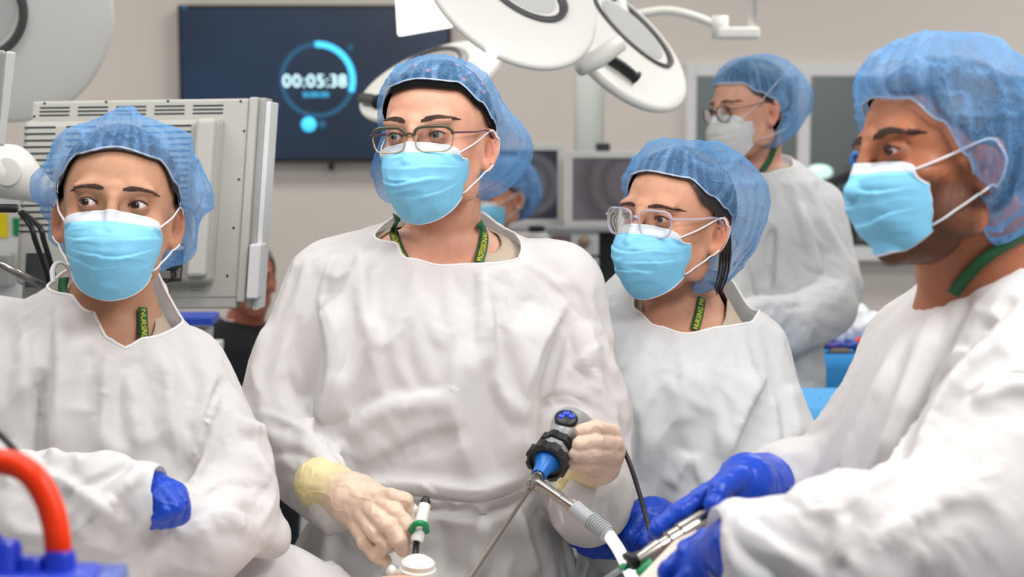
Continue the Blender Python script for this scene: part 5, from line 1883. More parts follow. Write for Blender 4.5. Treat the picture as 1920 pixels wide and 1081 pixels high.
# grasper in the near hand
gr = empty('laparoscopic_grasper', P(790, 980, 2.19))
props(gr, 'white handled grasper with green clip and black tip cap, held in the cream glove', 'surgical instrument')
t0, t1_ = P(797, 944, 2.20), P(781, 1016, 2.165)
autosmooth(part('handle_tube', lathe(t0, L3(t0, t1_), [(0, .0065), (.002, .0078), (np.linalg.norm(L3(t0, t1_)) - .004, .0085), (np.linalg.norm(L3(t0, t1_)), .007)], 20), M['offwhite'], gr))
c0 = P(799, 930, 2.206); l_ = np.linalg.norm(L3(c0, t0))
autosmooth(part('tip_cap', lathe(c0, L3(c0, t0), [(0, .003), (.002, .0048), (l_ * .5, .005), (l_ * .55, .0068), (l_ + .001, .0072)], 18), M['black'], gr))
s1 = P(776, 1062, 2.14)
part('instrument_shaft', lathe(t1_, L3(t1_, s1), [(0, .0042), (np.linalg.norm(L3(t1_, s1)), .0042)], 14), M['black'], gr)
Vt, Ft = tube(smooth_path([P(772, 996, 2.17), P(776, 984, 2.165), P(786, 980, 2.16), P(797, 983, 2.165), P(800, 996, 2.175)], 6), .0042, 8)
part('clip', (Vt, Ft), M['green'], gr)
Vt, Ft = tube(smooth_path([P(757, 928, 2.215), P(763, 940, 2.21), P(757, 955, 2.205), P(768, 975, 2.20), P(772, 995, 2.19), P(776, 1010, 2.18)], 6), .0046, 8)
part('finger_bow', (Vt, Ft), M['offwhite'], gr)
Vt, Ft = tube(smooth_path([P(776, 1005, 2.18), P(755, 1020, 2.19), P(725, 1034, 2.195), P(700, 1030, 2.2), P(697, 1005, 2.21), P(720, 985, 2.215)], 6), .0036, 8)
part('finger_bow', (Vt, Ft), M['offwhite'], gr)
pl = Grid(P(755, 975, 2.2) - .05, P(755, 975, 2.2) + .05, .0016)
pl.chain([(P(775, 960, 2.205), .006), (P(782, 1000, 2.19), .007)], .004)
pl.chain([(P(765, 945, 2.212), .006), (P(785, 958, 2.2), .005)], .006)
V, F = pl.net(); mesh('handle_body', V, F, M['offwhite'], gr)

# trocar and the belly it stands in
tq = empty('trocar', P(782, 1075, 2.1))
props(tq, 'white round trocar port standing in the patient below the grasper', 'trocar')
ta = np.array([.06, -.12, 1.0])
zb = P(782, 1090, 2.1)
autosmooth(part('trocar_housing', lathe(zb, ta, [(0, .02), (.008, .0235), (.018, .0235), (.020, .021), (.026, .0215), (.029, .0185), (.033, .012), (.034, .006)], 30), M['offwhite'], tq))
part('trocar_valve', lathe(zb + np.array([-.02, -.012, .012]), (-.8, -.5, .5), [(0, .006), (.012, .0055), (.013, .0075), (.018, .0075)], 16), M['offwhite'], tq)
part('trocar_sleeve', lathe(zb - ta * .1, ta, [(0, .006), (.1, .0065)], 16), M['offwhite'], tq)

# steel stapler of the bearded man
st = empty('steel_instrument', P(1290, 1000, 1.75))
props(st, 'long brushed steel instrument held in blue gloves at the lower right', 'surgical instrument')
A, B = P(1400, 926, 1.78), P(1195, 1050, 1.71)
d_ = L3(A, B); l_ = np.linalg.norm(d_); dn = d_ / l_
pr = [(0, .0085), (.002, .0098), (l_ * .22, .0098), (l_ * .23, .0066), (l_ * .36, .0066), (l_ * .37, .0125), (l_ * .42, .0135), (l_ * .62, .013), (l_ * .63, .0112), (l_ * .72, .0112), (l_ * .73, .008), (l_ * .80, .008), (l_ * .81, .0092), (l_ * .90, .0078), (l_, .0055)]
autosmooth(part('barrel', lathe(A, d_, pr, 28), M['steel'], st))
for k in range(2):
    a_, b_ = A + dn * l_ * (.04 + .3 * k) + UP * .009, A + dn * l_ * (.30 + .34 * k) + UP * .0095
    Vt, Ft = tube([a_, b_], .0035, 8); part('side_rail', (Vt, Ft), M['shaft'], st)
a_, b_ = A + dn * l_ * .42 - UP * .016 + RT * .006, A + dn * l_ * .78 - UP * .016 + RT * .006
Vt, Ft = tube([a_, (a_ + b_) / 2 - UP * .004, b_], [.005, .007, .004], 10); part('trigger', (Vt, Ft), M['steel'], st)
cl = empty('black_clamp', P(1190, 1052, 1.72))
props(cl, 'small black clamp with green tabs at the tip of the steel instrument', 'clamp')
R_b = np.stack([dn, np.cross(UP, dn) / np.linalg.norm(np.cross(UP, dn)), np.cross(dn, np.cross(UP, dn) / np.linalg.norm(np.cross(UP, dn)))], 1)
bevel(part('clamp_body', box(P(1192, 1050, 1.715), (.018, .012, .014), R_b), M['black'], cl), .002)
bevel(part('clamp_body', box(P(1182, 1044, 1.715), (.008, .022, .008), R_b), M['black'], cl), .002)
bevel(part('clamp_tab', box(P(1209, 1064, 1.70), (.02, .012, .008), head_rot(10, 20, 40)), M['green'], cl), .002)
bevel(part('clamp_tab', box(P(1170, 1062, 1.72), (.008, .012, .005), R_b), M['green'], cl), .001)
Vt, Ft = tube([P(1135, 1085, 1.76), P(1172, 1062, 1.74), P(1215, 1040, 1.74), P(1250, 1018, 1.76)], .003, 8)
props(part('plastic_rod', (Vt, Ft), M['boot']), 'thin pale grey rod running under the steel instrument', 'surgical instrument')
M['beige'] = mat('beige_plastic', srgb(222, 206, 192), .6, bump=.1)
wv = [P(1196, 1082, 1.66), P(1262, 1012, 1.72), P(1310, 985, 1.74), P(1292, 1030, 1.68), P(1236, 1090, 1.62), P(1200, 1130, 1.60)]
wd_ = [w_ - UP * .014 for w_ in wv]
bevel(part('beige_retractor', (wv + wd_, [(0, 1, 2, 3, 4, 5), (11, 10, 9, 8, 7, 6)] + [(i, i + 6, (i + 1) % 6 + 6, (i + 1) % 6) for i in range(6)]), M['beige'], None, False), .002)
props(bpy.data.objects['beige_retractor'], 'flat beige retractor blade under the steel instrument', 'retractor')

# ------------------------------------------------------------------ operating table, drape, patient, orange hose
tb = empty('operating_table', (-.27, 1.72, 0))
props(tb, 'operating table under the drapes at the bottom of the picture', 'table')
part('table_top', box((-.27, 1.72, .86), (.96, .48, .08)), M['grey'], tb, False, .01)
part('table_base', box((-.27, 1.72, .06), (.7, .38, .12)), M['grey'], tb, False, .01)
part('table_column', box((-.27, 1.72, .47), (.3, .28, .7)), M['steel'], tb, False, .01)
nx_, ny_ = 110, 60
X_, Y_ = np.meshgrid(np.linspace(-.80, .27, nx_), np.linspace(1.40, 2.235, ny_))
Z_ = .93 + .045 * np.exp(-((X_ + .13) / .22) ** 2 - ((Y_ - 1.95) / .16) ** 2)
Z_ += .125 * np.exp(-((X_ + .32) / .13) ** 2 - ((Y_ - 2.22) / .08) ** 2)
Z_ -= 3 * np.clip(np.abs(X_ + .265) - .50, 0, 1) + 3 * np.clip(1.46 - Y_, 0, 1)
pts_ = np.stack([X_.ravel(), Y_.ravel(), Z_.ravel()], 1)
pts_[:, 2] += (1 - np.abs(noise(pts_, 9, 2)) * 3).clip(0) * .012 + noise(pts_, 22, 4) * .004
Fd = np.array([(j * nx_ + i, j * nx_ + i + 1, (j + 1) * nx_ + i + 1, (j + 1) * nx_ + i) for j in range(ny_ - 1) for i in range(nx_ - 1)])
dr = mesh('surgical_drape', pts_, Fd, M['gown'])
props(dr, 'white drape spread over the patient between the clinicians', 'drape')
gp = Grid((-.34, 1.80, .90), (.06, 2.2, 1.13), .005)
gp.D = gp.dist_ell((-.135, 1.985, .978), (.12, .11, .093))
V, F = gp.net()
M['belly'] = mat('belly_skin', srgb(206, 162, 130), .5, bump=.1, bscale=90)
be = mesh('patient_belly', V, F, M['belly'])
props(be, 'orange tan rounded patient belly at the bottom edge beneath the trocar', 'patient')

M['orange'] = mat('orange_hose', srgb(255, 58, 4), .4, spec=.3)
M['bluec'] = mat('blue_connector', srgb(5, 50, 190), .35, coat=.2)
Vt, Ft = tube(smooth_path([P(-120, 900, 1.27), P(-40, 868, 1.26), P(18, 868, 1.25), P(62, 892, 1.24), P(94, 948, 1.235), P(107, 1005, 1.23), P(109, 1050, 1.23)], 10), .0098, 16)
props(mesh('breathing_hose', Vt, Ft, M['orange']), 'thick bright orange hose curving down into a blue connector at lower left', 'hose')
Vt, Ft = tube(smooth_path([P(-30, 790, 1.33), P(8, 822, 1.32), P(40, 862, 1.31), P(66, 918, 1.3), P(86, 985, 1.29), P(108, 1045, 1.28), P(135, 1120, 1.27)], 10), .0031, 10)
props(mesh('black_cable', Vt, Ft, M['black']), 'thin black cable running behind the orange hose at the lower left', 'cable')
bc = empty('blue_manifold', P(70, 1081, 1.22))
props(bc, 'deep blue plastic manifold with knobs in the lower left corner', 'connector')
for (x_, y_, r_, hh_) in ((112, 1032, .012, .05), (58, 1042, .0115, .04), (5, 1012, .014, .05), (80, 1050, .006, .03), (-30, 1000, .014, .05)):
    c = P(x_, y_, 1.225)
    autosmooth(part('port', lathe(c - UP * hh_, UP, [(0, r_ * 1.5), (hh_ * .3, r_ * 1.4), (hh_ * .5, r_ * 1.05), (hh_ * .92, r_), (hh_, r_ * .85)], 20), M['bluec'], bc))
bevel(part('manifold_body', box(P(30, 1110, 1.22), (.12, .05, .035)), M['bluec'], bc), .006)
M['bluet'] = mat('blue_translucent', srgb(90, 120, 215), .2, alpha=.6)
bevel(part('tray', box(P(140, 1088, 1.235), (.07, .05, .014)), M['bluet'], bc), .003)

# ------------------------------------------------------------------ the room
M['wall'] = mat('wall_paint', srgb(222, 214, 206), .85, bump=.05, bscale=200)
M['wallc'] = mat('ceiling_paint', srgb(225, 225, 222), .9)
M['floor'] = mat('vinyl_floor', srgb(150, 155, 160), .4, var=.08, bscale=10)
M['frame'] = mat('window_frame', srgb(226, 226, 226), .5)
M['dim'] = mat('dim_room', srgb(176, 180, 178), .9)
YW = 7.6


def struct(o, name=None):
    o['kind'] = 'structure'
    if name: o.name = name
    return o


wx0, wz1 = P(1290, 120, YW)[0], P(1300, 122, YW)[2]
wx1, wz0 = P(2150, 480, YW)[0], P(1640, 478, YW)[2]
XL, XR, ZC = -3.4, 3.6, 3.0
parts = [box(((XL + wx0) / 2, YW + .06, ZC / 2), (wx0 - XL, .12, ZC)), box(((wx1 + XR) / 2, YW + .06, ZC / 2), (XR - wx1, .12, ZC)),
         box(((wx0 + wx1) / 2, YW + .06, wz0 / 2), (wx1 - wx0, .12, wz0)), box(((wx0 + wx1) / 2, YW + .06, (ZC + wz1) / 2), (wx1 - wx0, .12, ZC - wz1))]
V, F = merge(parts)
struct(mesh('wall_back', V, F, M['wall'], smooth=False))
struct(part('wall_left', box((XL - .06, 3.4, ZC / 2), (.12, 8.6, ZC)), M['wall'], smooth=False))
struct(part('wall_right', box((XR + .06, 3.4, ZC / 2), (.12, 8.6, ZC)), M['wall'], smooth=False))
struct(part('floor', box((.1, 3.4, -.05), (7.3, 8.8, .1)), M['floor'], smooth=False))
struct(part('ceiling', box((.1, 3.4, ZC + .05), (7.3, 8.8, .1)), M['wallc'], smooth=False))
struct(part('baseboard_back', box((.1, YW - .01, .06), (6.9, .02, .12)), M['frame'], smooth=False))
# window: frame, mullions, panes, the darker room beyond
px_ = lambda x: P(x, 300, YW - .02)[0]
pz_ = lambda y: P(1500, y, YW - .02)[2]
wf = []


def bar(x0, x1, y0, y1, dy=.06):
    return box(((px_(x0) + px_(x1)) / 2, YW - .01, (pz_(y0) + pz_(y1)) / 2), (px_(x1) - px_(x0), dy, pz_(y0) - pz_(y1)))


for r_ in ((1284, 1304, 118, 478), (1494, 1517, 142, 462), (1830, 1853, 142, 462), (2140, 2160, 118, 478), (1304, 2140, 118, 143)):
    wf.append(bar(*r_))
V, F = merge(wf)
wo = struct(bevel(mesh('window_1', V, F, M['frame'], smooth=False), .004))
V, F = box(((px_(1290) + px_(2150)) / 2, YW - .05, (pz_(462) + pz_(484)) / 2), (px_(2150) - px_(1290) + .05, .14, pz_(462) - pz_(484)))
mesh('window_sill', V, F, M['frame'], wo, smooth=False)
gt = NT('window_glass')
tp = gt.n('ShaderNodeBsdfTransparent'); tp.inputs[0].default_value = (.72, .75, .75, 1)
gl = gt.n('ShaderNodeBsdfGlossy'); gl.inputs['Roughness'].default_value = .03; gl.inputs[0].default_value = (.9, .9, .9, 1)
mx = gt.n('ShaderNodeMixShader'); mx.inputs[0].default_value = .07
gt.l(tp.outputs[0], mx.inputs[1]); gt.l(gl.outputs[0], mx.inputs[2]); gt.l(mx.outputs[0], gt.out.inputs[0])
V, F = box(((wx0 + wx1) / 2, YW + .03, (wz0 + wz1) / 2), (wx1 - wx0, .008, wz1 - wz0))
mesh('window_pane', V, F, gt.m, wo, smooth=False)
V, F = merge([box(((wx0 + wx1) / 2, 10.9, 1.4), (4.6, .1, 3.0)), box((wx0 - .6, 9.2, 1.4), (.1, 2.8, 3)), box((wx1 + .5, 9.2, 1.4), (.1, 2.8, 3)), box(((wx0 + wx1) / 2, 9.2, 2.95), (4.6, 2.8, .1)), box(((wx0 + wx1) / 2, 9.2, -.05), (4.6, 2.8, .1))])
struct(mesh('wall_beyond', V, F, M['dim'], smooth=False))
area('next_room_light', ((wx0 + wx1) / 2 - .2, 9.6, 2.85), .5, 32)
M['bulb'] = mat('lamp_glow', (.78, 1.0, .93), .4, emit=2.2)
dk = empty('far_lamp', P(1535, 322, 9.4))
props(dk, 'blurry glowing lamp on a dark arm seen through the internal window', 'lamp')
q = Grid(P(1535, 322, 9.4) - .2, P(1535, 322, 9.4) + .2, .014)
q.D = q.dist_ell(P(1536, 322, 9.4), (.075, .07, .04)); V, F = q.net(); mesh('lamp_lens', V, F, M['bulb'], dk)
Vt, Ft = tube(smooth_path([P(1545, 345, 9.5), P(1600, 322, 9.5), P(1660, 280, 9.5), P(1700, 100, 9.5)], 6), .04, 8); mesh('lamp_arm', Vt, Ft, M['black'], dk)
eq = empty('far_equipment', P(1610, 420, 9.7))
props(eq, 'dark blurry equipment trolley standing in the room behind the window', 'equipment')
M['charcoal'] = mat('charcoal', srgb(62, 64, 66), .8)
for (x_, y_, w_, h_) in ((1580, 380, .22, .16), (1640, 400, .3, .2), (1600, 440, .5, .16), (1700, 420, .2, .4)):
    part('equipment_case', box(P(x_, y_, 9.6), (w_, .3, h_)), M['charcoal'], eq, False, .02)
part('equipment_cabinet', box((P(1620, 440, 9.6)[0], 9.6, .45), (.7, .35, .9)), M['charcoal'], eq, False, .02)
part('knob_light', lathe(P(1615, 445, 9.42), (0, -1, 0), [(0, .02), (.01, .02)]), M['frame'], eq)

# wall mounted timer screen
a_, b_ = P(332, 9, YW - .1), P(846, 304, YW - .1)
tvc = (a_ + b_) / 2
tv = empty('wall_screen', (tvc[0], YW - .06, tvc[2]))
props(tv, 'large dark wall screen showing a round countdown timer', 'screen')
bevel(part('screen_housing', box((tvc[0], YW - .05, tvc[2]), (b_[0] - a_[0], .09, a_[2] - b_[2])), M['black'], tv, False), .006)
ts = NT('screen_picture')
tc = ts.n('ShaderNodeTexCoord')
nz = ts.n('ShaderNodeTexNoise'); nz.inputs['Scale'].default_value = 2.2; ts.l(tc.outputs['Object'], nz.inputs['Vector'])
cr = ts.n('ShaderNodeValToRGB'); cr.color_ramp.elements[0].position = .35; cr.color_ramp.elements[1].position = .7
cr.color_ramp.elements[0].color = (*srgb(16, 32, 50), 1); cr.color_ramp.elements[1].color = (*srgb(24, 44, 70), 1)
ts.l(nz.outputs['Fac'], cr.inputs[0]); ts.l(cr.outputs[0], ts.b.inputs['Emission Color']); ts.val('Emission Strength', 1.1)
ts.val('Base Color', (.012, .014, .02, 1)); ts.val('Roughness', .25)
part('screen_panel', box((tvc[0], YW - .098, tvc[2]), (b_[0] - a_[0] - .03, .006, a_[2] - b_[2] - .03)), ts.m, tv, False)
part('wall_bracket', lathe(P(621, 306, YW - .05), (0, 0, -1), [(0, .012), (.03, .012)]), M['black'], tv)
M['cyan'] = mat('screen_cyan', srgb(70, 200, 255), .5, emit=1.15)
M['cyand'] = mat('screen_teal', srgb(30, 78, 108), .5, emit=.9)
M['digit'] = mat('screen_white', srgb(205, 245, 255), .5, emit=1.5)
YS = YW - .104
cen = P(595, 150, YS); px1 = YS / FPX


def arc(r, a0, a1, w_, m, nm):
    t = np.linspace(math.radians(a0), math.radians(a1), 60)
    path = cen + np.stack([np.sin(t) * r, np.zeros(60), np.cos(t) * r], 1)
    V, F = ribbon(path, np.tile([0, -1.0, 0], (60, 1)), w_, .002)
    mesh(nm, V, F, m, tv, smooth=False)


arc(66 * px1, -3, 109, 11 * px1, M['cyan'], 'timer_progress')
arc(66 * px1, 109, 357, 8 * px1, M['cyand'], 'timer_track')
flat_text('timer_digits', '00:05:38', 33 * px1, P(592, 151, YS - .004), (1, 0, 0), (0, 0, 1), M['digit'], tv)
flat_text('timer_caption', '01:00:00', 14 * px1, P(593, 177, YS - .004), (1, 0, 0), (0, 0, 1), M['cyan'], tv)
part('timer_button', lathe(P(579, 233, YS), (0, -1, 0), [(0, 14 * px1), (.004, 14 * px1)]), M['cyan'], tv)
part('timer_button', lathe(P(604, 234, YS), (0, -1, 0), [(0, 8 * px1), (.004, 8 * px1)]), M['cyand'], tv)
part('timer_dot', lathe(P(657, 90, YS), (0, -1, 0), [(0, 6 * px1), (.004, 6 * px1)]), M['cyand'], tv)
part('screen_icon', lathe(P(346, 14, YS), (0, -1, 0), [(0, 5 * px1), (.004, 5 * px1)]), M['cyand'], tv)

# column
cpt = P(1104, 300, 6.7)
M['col'] = mat('column_paint', srgb(196, 200, 194), .5)
cl = part('column', lathe((cpt[0], 6.7, 0), (0, 0, 1), [(0, .06), (ZC, .06)], 32), M['col'])
props(cl, 'pale round service column running from floor to ceiling behind the lamps', 'column')

# monitors and boxes on the equipment tower
M['mon'] = mat('monitor_bezel', srgb(206, 206, 202), .5)


def screen_mat(nm, c1, c2, cx, cz, r):
    t = NT(nm)
    tc = t.n('ShaderNodeTexCoord')
    mp = t.n('ShaderNodeMapping'); mp.inputs['Location'].default_value = (-cx, 0, -cz)
    t.l(tc.outputs['Object'], mp.inputs[0])
    g_ = t.n('ShaderNodeVectorMath', operation='MULTIPLY'); g_.inputs[1].default_value = (1, 0, 1); t.l(mp.outputs[0], g_.inputs[0])
    ln = t.n('ShaderNodeVectorMath', operation='LENGTH'); t.l(g_.outputs[0], ln.inputs[0])
    rg = t.n('ShaderNodeMath', operation='MULTIPLY'); rg.inputs[1].default_value = 1 / r; t.l(ln.outputs['Value'], rg.inputs[0])
    cr = t.n('ShaderNodeValToRGB')
    e = cr.color_ramp.elements
    e[0].position = 0; e[0].color = (*c2, 1); e[1].position = 1; e[1].color = (*c1, 1)
    for p_, c_ in ((.35, c2), (.45, tuple(x * .55 for x in c2)), (.6, c2), (.72, tuple(x * .5 for x in c1))):
        k = e.new(p_); k.color = (*c_, 1)
    t.l(rg.outputs[0], cr.inputs[0]); t.l(cr.outputs[0], t.b.inputs['Emission Color']); t.val('Emission Strength', .8)
    t.val('Base Color', (.02, .02, .02, 1)); t.val('Roughness', .3)
    return t.m


def monitor(x0, x1, y0, y1, d, label, m, bw=11):
    a, b = P(x0, y0, d), P(x1, y1, d)
    c = (a + b) / 2
    o = empty('monitor', c)
    props(o, label, 'monitor', None)
    W_, H_ = b[0] - a[0], a[2] - b[2]
    k = bw * d / FPX
    V, F = merge([box(c + [0, 0, H_ / 2 - k / 2], (W_, .05, k)), box(c - [0, 0, H_ / 2 - k / 2], (W_, .05, k)), box(c - [W_ / 2 - k / 2, 0, 0], (k, .05, H_ - 2 * k)), box(c + [W_ / 2 - k / 2, 0, 0], (k, .05, H_ - 2 * k)), box(c + [0, .03, 0], (W_ - .01, .04, H_ - .01))])
    mesh('monitor_bezel', V, F, M['mon'], o, smooth=False)
    mesh('monitor_panel', *box(c + [0, -.002, 0], (W_ - 2 * k, .024, H_ - 2 * k)), m, o, smooth=False)
    return o, c


c_ = P(1000, 345, 6.0)
monitor(925, 1056, 270, 421, 6.0, 'blurry white framed monitor with a dark round picture, left one of the background pair', screen_mat('scope_a', srgb(30, 36, 58), srgb(92, 92, 100), c_[0] - .02, c_[2], .17))
c_ = P(1150, 340, 6.0)
monitor(1062, 1240, 284, 424, 5.9, 'blurry white framed monitor with a mauve picture beside the column', screen_mat('scope_b', srgb(104, 94, 102), srgb(98, 90, 96), c_[0] + .05, c_[2], .2))
M['mauve'] = mat('mauve_display', srgb(120, 98, 104), .4)
M['tan'] = mat('tan_knob', srgb(150, 125, 105), .5)
for (y0, y1, lb) in ((427, 478, 'blurry white instrument unit with mauve display under the monitors, upper one'), (484, 540, 'blurry white instrument unit with mauve display under the monitors, lower one')):
    a, b = P(1018, y0, 5.8), P(1122, y1, 5.8); c = (a + b) / 2
    o = empty('instrument_unit', c); props(o, lb, 'medical device', 'instrument units on the tower')
    part('unit_case', box(c + [0, .1, 0], (b[0] - a[0], .24, a[2] - b[2])), M['mon'], o, False, .006)
    part('unit_display', box(P(1052, (y0 + y1) / 2, 5.8) + [0, -.022, 0], (36 * 5.8 / FPX, .01, 26 * 5.8 / FPX)), M['mauve'], o, False)
    part('unit_knob', lathe(P(1096, (y0 + y1) / 2, 5.78), (0, -1, 0), [(0, .02), (.02, .017)], 20), M['tan'], o)
o = empty('equipment_tower', (P(1070, 500, 6)[0], 6.05, 0)); props(o, 'grey equipment tower carrying the pair of blurry monitors and units', 'trolley')
part('tower_shelf', box((P(1030, 425, 5.95)[0], 5.98, P(1030, 424, 5.95)[2]), (.5, .42, .012)), M['grey'], o, False)
part('tower_shelf', box((P(1060, 541, 5.95)[0], 5.98, P(1060, 543, 5.95)[2]), (.5, .42, .02)), M['grey'], o, False)
part('tower_cabinet', box((P(1060, 600, 5.95)[0], 6.0, .46), (.46, .4, .78)), M['mon'], o, False, .01)
part('tower_post', box((P(1130, 400, 6.15)[0], 6.16, .75), (.05, .04, 1.5)), M['charcoal'], o, False)
part('tower_back', box((P(1140, 470, 6.1)[0], 6.1, 1.0), (.06, .1, .4)), M['charcoal'], o, False)
o = empty('specimen_bottle', P(1008, 480, 5.75)); props(o, 'blurry pale cylindrical canister with a black lid left of the white units', 'canister')
autosmooth(part('canister_body', lathe(P(1006, 482, 5.7), (0, 0, 1), [(0, .038), (.07, .04), (.085, .032)], 24), M['mon'], o))
autosmooth(part('canister_lid', lathe(P(1006, 482, 5.7) + [0, 0, .085], (0, 0, 1), [(0, .028), (.018, .028), (.02, .02)], 20), M['black'], o))

# ------------------------------------------------------------------ surgical lamp heads


def lamp_head(label, c, eu, ev, d, du=0, dv=0, ring=(.5, 0, 0, .028), handle=None, th=.05, m='lamp', depth=.3):
    """c, eu, ev: pixel centre and pixel ends of the two half axes"""
    C = P(*c, d); U = P(*eu, d + du) - C; Vv = P(*ev, d + dv) - C
    n = np.cross(U, Vv); n /= np.linalg.norm(n)
    if n @ FW > 0: n = -n
    o = empty('surgical_lamp', C); props(o, label, 'surgical lamp', 'surgical lamp heads hanging in the room')
    K, S = 36, 72
    prof = [(0, .35), (.3, .34), (.6, .28), (.8, .2), (.92, .1), (.98, 0), (1.0, -.25), (.985, -.5), (.93, -.8), (.8, -1.15), (.6, -1.5), (.35, -1.8), (.12, -1.95), (0, -2.0)]
    V = []
    ang = np.linspace(0, 2 * math.pi, S, endpoint=False)
    pf = smooth_path(prof, 3)
    for r, h in pf:
        k_ = np.cos(ang)[:, None] * U * r + np.sin(ang)[:, None] * Vv * r + n * h * th
        V.append(C + k_)
    F = []
    for i in range(len(pf) - 1):
        for j in range(S):
            k = (j + 1) % S
            F.append((i * S + j, i * S + k, (i + 1) * S + k, (i + 1) * S + j))
    mesh('lamp_shell', np.concatenate(V), np.array(F), M[m], o)
    if ring:
        rr, ou, ov, w_ = ring[:4]
        t = np.linspace(0, 2 * math.pi, 80, endpoint=False)
        rv = ring[4] if len(ring) > 4 else rr
        hh = th * .33
        pts = C + U * ou + Vv * ov + np.cos(t)[:, None] * U * rr + np.sin(t)[:, None] * Vv * rv + n * hh
        Vt, Ft = tube(pts, w_, 8, closed=True, flat=.5)
        mesh('lamp_ring', Vt, Ft, M['lampd'], o)
        p2 = C + U * ou + Vv * ov + n * th * .2
        t2 = np.linspace(0, 2 * math.pi, 40, endpoint=False)
        V = np.concatenate([[p2 + n * th * .2], p2 + n * th * .16 + np.cos(t2)[:, None] * U * rr * .8 + np.sin(t2)[:, None] * Vv * rv * .8])
        mesh('lamp_lens', V, [(0, i + 1, (i + 1) % 40 + 1) for i in range(40)], M['lamplens'], o)
    if handle:
        h0, h1, w_ = handle
        pl_ = []
        for hq in (h0, h1):
            r_ = P(*hq, 1.0) - CAM
            t_ = ((C + n * th * .55 - CAM) @ n) / (r_ @ n)
            pl_.append(CAM + r_ * t_)
        A_, B_ = pl_
        Vt, Ft = tube(smooth_path([A_, (A_ + B_) / 2 + n * .003, B_], 6), [w_ * .6] + [w_] * 11 + [w_ * 1.5], 10)
        mesh('lamp_handle', Vt, Ft, M['black'], o)
    return o, C, n


M['lamplens'] = mat('lamp_lens_glass', srgb(206, 206, 204), .15, spec=.8)
oA, CA, nA = lamp_head('large white surgical lamp head hanging at the top centre over the tall person', (955, -28), (1118, 62), (985, -150), 3.3, .0, .08, ring=(.45, .15, .0, .010, .30), th=.03)
oB, CB, nB = lamp_head('white surgical lamp head with dark slot handle, tilted at upper right of centre', (1170, 82), (1283, 190), (1213, 34), 3.8, .0, .25, ring=(.62, -.04, .34, .009, .36), handle=((1133, 104), (1192, 146), .011), th=.03)
oC, CC, nC = lamp_head('blurry white surgical lamp head with dark ring behind the tall person\'s cap', (805, 143), (938, 92), (815, 200), 4.3, 0, -.4, ring=(.50, .02, -.12, .014, .62), handle=((678, 184), (712, 192), .014), th=.03)
oD, CD, nD = lamp_head('big pale lamp dome with a thick black ring at the top left corner', (22, 40), (212, 30), (30, 232), 3.6, 0, .1, ring=(.40, -.26, -.12, .019, .40), th=.05)
for (C_, o_, dx, dy) in ((CA, oA, .0, .35), (CB, oB, -.1, .4), (CD, oD, -.35, .25)):
    Vt, Ft = tube(smooth_path([C_ + [0, .14, .03], C_ + [dx * .5, dy * .7, .3], C_ + [dx, dy, .6], [C_[0] + dx, C_[1] + dy, ZC + .0]], 6), .03, 12)
    mesh('lamp_arm', Vt, Ft, M['lamp'], o_)
Vt, Ft = tube(smooth_path([P(880, 128, 4.35), P(950, 70, 4.45), P(985, -30, 4.45), [P(985, -30, 4.45)[0], 4.45, ZC]], 6), .025, 12)
mesh('lamp_arm', Vt, Ft, M['lamp'], oC)

Vt, Ft = tube([P(1085, 125, 3.4), P(1120, 110, 3.42), P(1162, 78, 3.44)], .02, 10)
mesh('lamp_yoke', Vt, Ft, M['lamp'], oB)

# lit white panel
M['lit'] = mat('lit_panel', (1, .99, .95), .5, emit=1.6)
bevel(part('glowing_block', box(P(922, 98, 3.22), (.02, .02, .02)), M['lit'], oA, False), .004)  # small white block on the lamp head, made to glow
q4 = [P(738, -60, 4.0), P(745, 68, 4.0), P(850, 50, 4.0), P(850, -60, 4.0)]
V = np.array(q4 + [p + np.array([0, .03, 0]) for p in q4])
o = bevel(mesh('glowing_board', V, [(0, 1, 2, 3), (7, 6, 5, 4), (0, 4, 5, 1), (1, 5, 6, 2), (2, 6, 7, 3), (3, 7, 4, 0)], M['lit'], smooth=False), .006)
props(o, 'bright glowing white light panel hanging in front of the timer screen', 'light')
Vt, Ft = tube([P(790, -50, 4.05), (P(790, -60, 4.05)[0], 4.05, ZC)], .012, 8)
mesh('panel_rod', Vt, Ft, M['lamp'], o)

# pendant arm at the top right
o = empty('pendant_arm', P(1380, 60, 4.6)); props(o, 'thin white pendant arm with a joint block at the top right', 'pendant arm')
Vt, Ft = tube(smooth_path([P(1170, 32, 4.6), P(1245, 20, 4.6), P(1300, 30, 4.6), P(1350, 50, 4.6)], 8), .012, 10); mesh('arm_tube', Vt, Ft, M['lamp'], o)
part('joint_block', box(P(1383, 62, 4.6), (.115, .05, .032)), M['lamp'], o, False, .008)
part('joint_hub', lathe(P(1350, 72, 4.6), (0, 0, 1), [(0, .022), (.06, .022)], 20), M['lamp'], o)
Vt, Ft = tube([P(1410, 56, 4.6), (P(1408, 0, 4.6)[0], 4.6, ZC)], .012, 10); mesh('drop_tube', Vt, Ft, M['lamp'], o)

# ------------------------------------------------------------------ beige monitor seen from behind
DM = 2.92
TL, TR_, BL = P(60, 190, DM), P(478, 184, DM - .02), P(34, 556, DM - .01)
u = TR_ - TL; Wm = np.linalg.norm(u); u /= Wm
v = BL - TL; v -= u * (v @ u) * .15; Hm = np.linalg.norm(v); v = v / Hm
n = np.cross(u, v); n /= np.linalg.norm(n)
if n @ FW > 0: n = -n
SX, SY = Wm / 418, Hm / 366
M['beigem'] = mat('monitor_back', srgb(192, 190, 182), .6, var=.03, bscale=20)
M['beiged'] = mat('monitor_back_side', srgb(172, 172, 170), .5)


def mpos(x, y, z=0):
    return TL + u * x * SX + v * y * SY + n * z


